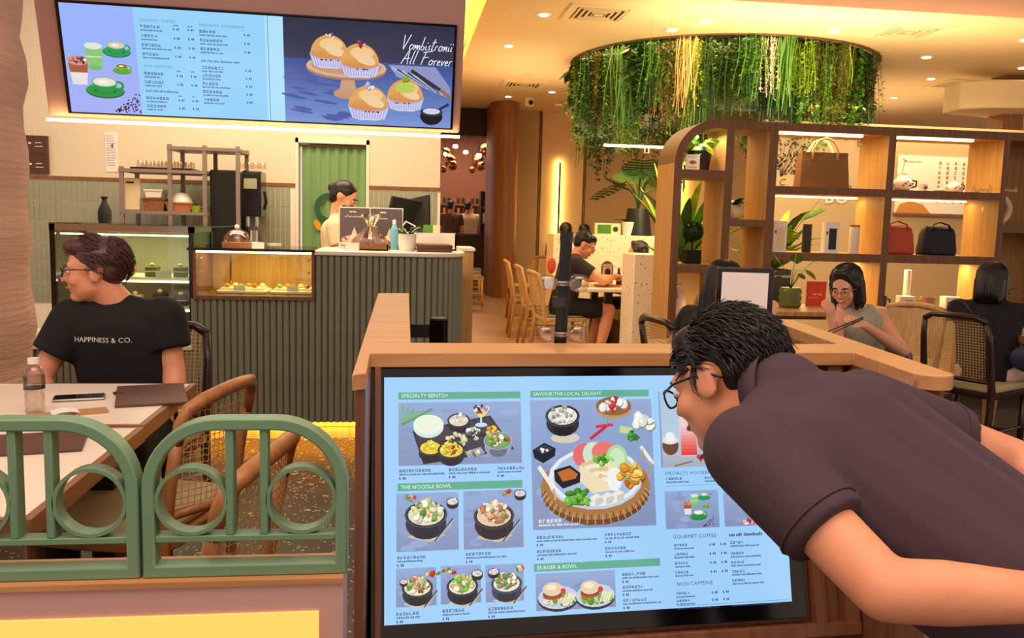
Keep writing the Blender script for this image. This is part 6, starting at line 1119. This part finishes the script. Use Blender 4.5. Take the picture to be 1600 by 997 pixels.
ra = [c_+hd*-.004+(s1*math.cos(a*.2618)+s2*math.sin(a*.2618))*.078 for a in range(25)]; rb = [c_+hd*.026+(s1*math.cos(a*.2618)+s2*math.sin(a*.2618))*.0715 for a in range(25)]; rc = [c_+hd*-.012+(s1*math.cos(a*.2618)+s2*math.sin(a*.2618))*.082 for a in range(25)]
mb.strip(ra, rb); mb.strip(rb, rc); o = mb.build('collar', 'polo', t, smooth=180); o.modifiers.new('s', 'SOLIDIFY').thickness = .004
for sh_, el in (('sl', 'el'), ('sr', 'er')):
    a = lerp(JJ[sh_], JJ[el], .60); b_ = lerp(JJ[sh_], JJ[el], .54); d = (JJ[el]-JJ[sh_]).normalized(); u_ = d.orthogonal().normalized(); v_ = d.cross(u_)
    MB().tube([b_+(u_*math.cos(k*.2618)+v_*math.sin(k*.2618))*.0672 for k in range(24)], .0022, 6, True).build('sleeve_seam', 'polo', t, smooth=180)
# the seated man in black
J = dict(pelvis=(-1.03, 3.52, .53), sl=(-1.235, 3.46, .925), sr=(-.91, 3.46, .935), neck=(-1.08, 3.47, .995), head=(-1.155, 3.44, 1.115), fwd=(-1, -.22, -.02), up=(-.08, 0, 1), el=(-1.345, 3.40, .71), wl=(-1.24, 3.24, .58), er=(-.865, 3.43, .74), wr=(-.845, 3.36, .575), kl=(-1.15, 3.05, .52), kr=(-.93, 3.05, .52), al=(-1.12, 2.95, .08), ar=(-.92, 2.95, .08))
t, HM, JJ, shirt = person('man in a black lettered t-shirt seated at the table', J, .0075, 'skin', 'shirt_black', .60, 'shorts_black', 1., 1.0, None, True, .98, {'wr': dict(d=(-.2, -.25, -.9), n=(.7, -.6, .2), curl=.6)}, .078)
face(t, HM, 'black', brows='hair_brown'); hair(t, HM, 'swept', 'hair_brown', .007, 2600, 5)
c_ = (JJ['sl']+JJ['sr'])/2; surf_print(t, shirt, 'HAPPINESS & CO.', .027, c_+Vector((-.03, -.2, -.075)), (1, 0, 0), (0, 0, 1), (0, 1, 0), 'white')
wv = JJ['wr']; wd = (JJ['wr']-JJ['er']).normalized(); u_ = wd.orthogonal().normalized(); v_ = wd.cross(u_); MB().tube([wv-wd*.01+(u_*math.cos(k*.3927)+v_*math.sin(k*.3927))*.034 for k in range(16)], .007, 8, True).build('watch', 'white', t, smooth=180); MB().box(-.016, -.012, -.016, .016, .004, .016).build('watch_face', 'black_gloss', t, tuple(wv-wd*.01+Vector((.02, -.032, 0))), bevel=.004)
# the smiling woman
J = dict(pelvis=(2.60, 4.60, .53), sl=(2.37, 4.45, .855), sr=(2.68, 4.55, .865), neck=(2.50, 4.50, .91), head=(2.415, 4.45, 1.035), fwd=(-.72, -.62, -.36), up=(-.05, 0, 1), el=(2.30, 4.28, .70), wl=(2.22, 4.20, .87), er=(2.70, 4.32, .70), wr=(2.40, 4.20, .85), kl=(2.3, 4.35, .52), kr=(2.42, 4.2, .52), al=(2.28, 4.35, .08), ar=(2.4, 4.2, .08))
t, HM, JJ, shirt = person('smiling woman in a grey tank top eating with chopsticks', J, .0085, 'skin_pale', 'tank_grey', 0, 'shorts_black', 1., .84, None, True, .9, {'wl': dict(d=(-.3, -.2, .6), n=(.2, -1, 0), curl=.8), 'wr': dict(d=(-.8, -.1, .4), n=(0, -.6, .8), curl=.9)})
face(t, HM, 'bronze', True); hair(t, HM, 'bob', 'hair_black', .008, 500, 7)
for k in (0, 1): MB().cyl(JJ['wr']+Vector((-.03, -.03, .04+.008*k)), JJ['wr']+Vector((-.26, -.05, -.06+.02*k)), .003, n=6).build('chopstick', 'black', t)
# woman in black seen from behind
J = dict(pelvis=(3.50, 4.74, .53), sl=(3.42, 4.93, .875), sr=(3.68, 4.70, .875), neck=(3.555, 4.82, .93), head=(3.575, 4.85, 1.045), fwd=(.72, .62, -.2), up=(0, 0, 1), el=(3.62, 5.05, .70), wl=(3.82, 5.0, .80), er=(3.86, 4.72, .78), wr=(4.0, 4.85, .82), kl=(3.75, 5.0, .53), kr=(3.86, 4.80, .53), al=(3.78, 5.05, .08), ar=(3.88, 4.82, .08))
t, HM, JJ, shirt = person('woman in a black top and white shorts seen from behind', J, .01, 'skin_pale', 'shirt_black', .55, 'shorts_white', .34, .86, None, True, .92)
hair(t, HM, 'bob', 'hair_black', .009, 700, 4); MB().tube([JJ['sl']+Vector((-.02, -.08, .05)), lerp(JJ['sl'], JJ['sr'], .35)+Vector((-.06, -.12, -.08)), lerp(JJ['sl'], JJ['sr'], .75)+Vector((-.03, -.16, -.26)), Vector((.10, -.2, .62))], .009, 8, flat=.4).build('bag_strap', 'navy', t, smooth=180)
# long haired woman behind the white sign
J = dict(pelvis=(1.57, 4.25, .53), sl=(1.51, 4.36, .87), sr=(1.62, 4.08, .87), neck=(1.59, 4.22, .93), head=(1.645, 4.22, 1.05), fwd=(.9, .25, -.15), up=(0, 0, 1), el=(1.45, 4.45, .7), wl=(1.65, 4.45, .80), er=(1.68, 4.08, .76), wr=(1.87, 4.20, .86), kl=(1.72, 4.35, .53), kr=(1.75, 4.18, .53), al=(1.72, 4.35, .08), ar=(1.75, 4.18, .08))
t, HM, JJ, shirt = person('long haired woman half hidden by the white sign', J, .01, 'skin_pale', 'shirt_black', .5, 'shorts_black', 1., .86, None, True, .92, {'wr': dict(d=(.3, .1, .9), n=(-.2, -1, 0), curl=.7)}); hair(t, HM, 'long', 'hair_black', .009, 500, 6)
# the man at the booth table
J = dict(pelvis=(1.52, 8.06, .53), sl=(1.60, 8.25, .97), sr=(1.62, 7.90, .96), neck=(1.64, 8.07, 1.02), head=(1.725, 8.06, 1.125), fwd=(.84, -.2, -.45), up=(.2, 0, 1), el=(1.82, 8.3, .80), wl=(2.02, 8.15, .82), er=(1.85, 7.80, .81), wr=(2.0, 7.98, .84), kl=(1.93, 8.15, .53), kr=(1.95, 7.92, .53), al=(1.82, 8.15, .08), ar=(1.85, 7.9, .08))
t, HM, JJ, shirt = person('man in dark t-shirt and shorts leaning over the booth table', J, .011, 'skin', 'tee_grey', .58, 'shorts_black', .42, 1., None, True, .97); face(t, HM, 'black'); hair(t, HM, 'short', 'hair_black', .009, 200, 9)
# counter staff
J = dict(pelvis=(-.44, 6.32, .86), sl=(-.49, 6.50, 1.27), sr=(-.46, 6.18, 1.27), neck=(-.455, 6.34, 1.35), head=(-.405, 6.33, 1.475), fwd=(.86, -.25, -.42), up=(.25, 0, 1), el=(-.42, 6.52, 1.04), wl=(-.22, 6.45, 1.02), er=(-.42, 6.12, 1.04), wr=(-.22, 6.2, 1.02), kl=(-.5, 6.4, .46), kr=(-.5, 6.24, .46), al=(-.5, 6.4, .08), ar=(-.5, 6.24, .08))
t, HM, JJ, shirt = person('counter assistant in cream t-shirt and black mask looking down', J, .011, 'skin_pale', 'tee_cream', .6, 'shorts_black', 1., .88, None, True, .92); hair(t, HM, 'bun', 'hair_black', .009); face(t, HM)
MB(HM).sph((0, .048, -.055), (.06, .068, .046), 16, 10).build('face_mask', 'black', t, smooth=180)
# heads over the booth walls
def sitter(label, x, y, hz, top, fw_, style, m='hair_black'):
    f = Vector(fw_).normalized(); s_ = Vector((f.y, -f.x, 0)); c = Vector((x, y, 0)); sh_ = c+Vector((0, 0, hz-.17)); kn = c+f*.4+Vector((0, 0, .5))
    J = dict(pelvis=tuple(c+Vector((0, 0, .5))), sl=tuple(sh_-s_*.17), sr=tuple(sh_+s_*.17), neck=tuple(sh_+Vector((0, 0, .06))), head=tuple(c+Vector((0, 0, hz))+f*.02), fwd=tuple(f), up=(0, 0, 1), el=tuple(sh_-s_*.2+f*.1+Vector((0, 0, -.24))), er=tuple(sh_+s_*.2+f*.1+Vector((0, 0, -.24))), wl=tuple(sh_-s_*.12+f*.3+Vector((0, 0, -.22))), wr=tuple(sh_+s_*.12+f*.3+Vector((0, 0, -.22))), kl=tuple(kn-s_*.1), kr=tuple(kn+s_*.1), al=tuple(kn-s_*.1+Vector((0, 0, -.42))), ar=tuple(kn+s_*.1+Vector((0, 0, -.42))))
    t, HM, JJ, sh2 = person(label, J, .014, 'skin', top, .5, 'shorts_black', 1., .92, None, True, .95); hair(t, HM, style, m, .011); return t, HM
sitter('dark haired diner with a ponytail beyond the booth wall', 1.97, 10.35, 1.215, 'shirt_black', (.2, 1, 0), 'tail'); sitter('dark haired diner between two others beyond the booth wall', 2.36, 11.1, 1.20, 'shirt_black', (0, 1, 0), 'short'); t, HM = sitter('diner in a red collar beyond the booth wall', 2.46, 10.35, 1.19, 'red', (.2, 1, 0), 'short')
sitter('dark haired diner behind the terrazzo divider', 2.44, 8.72, 1.05, 'shirt_black', (-1, .2, 0), 'bob')
def stander(label, x, y, top):
    J = dict(pelvis=(x, y, .92), sl=(x-.18, y, 1.38), sr=(x+.18, y, 1.38), neck=(x, y, 1.45), head=(x, y, 1.58), fwd=(.6, .8, 0), up=(0, 0, 1), el=(x-.24, y, 1.1), er=(x+.24, y, 1.1), wl=(x-.2, y+.1, .9), wr=(x+.2, y+.1, .9), kl=(x-.1, y, .5), kr=(x+.1, y, .5), al=(x-.1, y, .08), ar=(x+.1, y, .08))
    t, HM, JJ, s2 = person(label, J, .016, 'skin', top, .6, 'shorts_black', 1., .95, None, True, .95); hair(t, HM, 'short', 'hair_black', .012)
stander('tall shopper standing at the far shop counter', .98, 17.5, 'brown_plaque'); stander('shopper in a pale top beside the far bookcase', 1.36, 17.9, 'tee_cream')
bpy.context.view_layer.update()
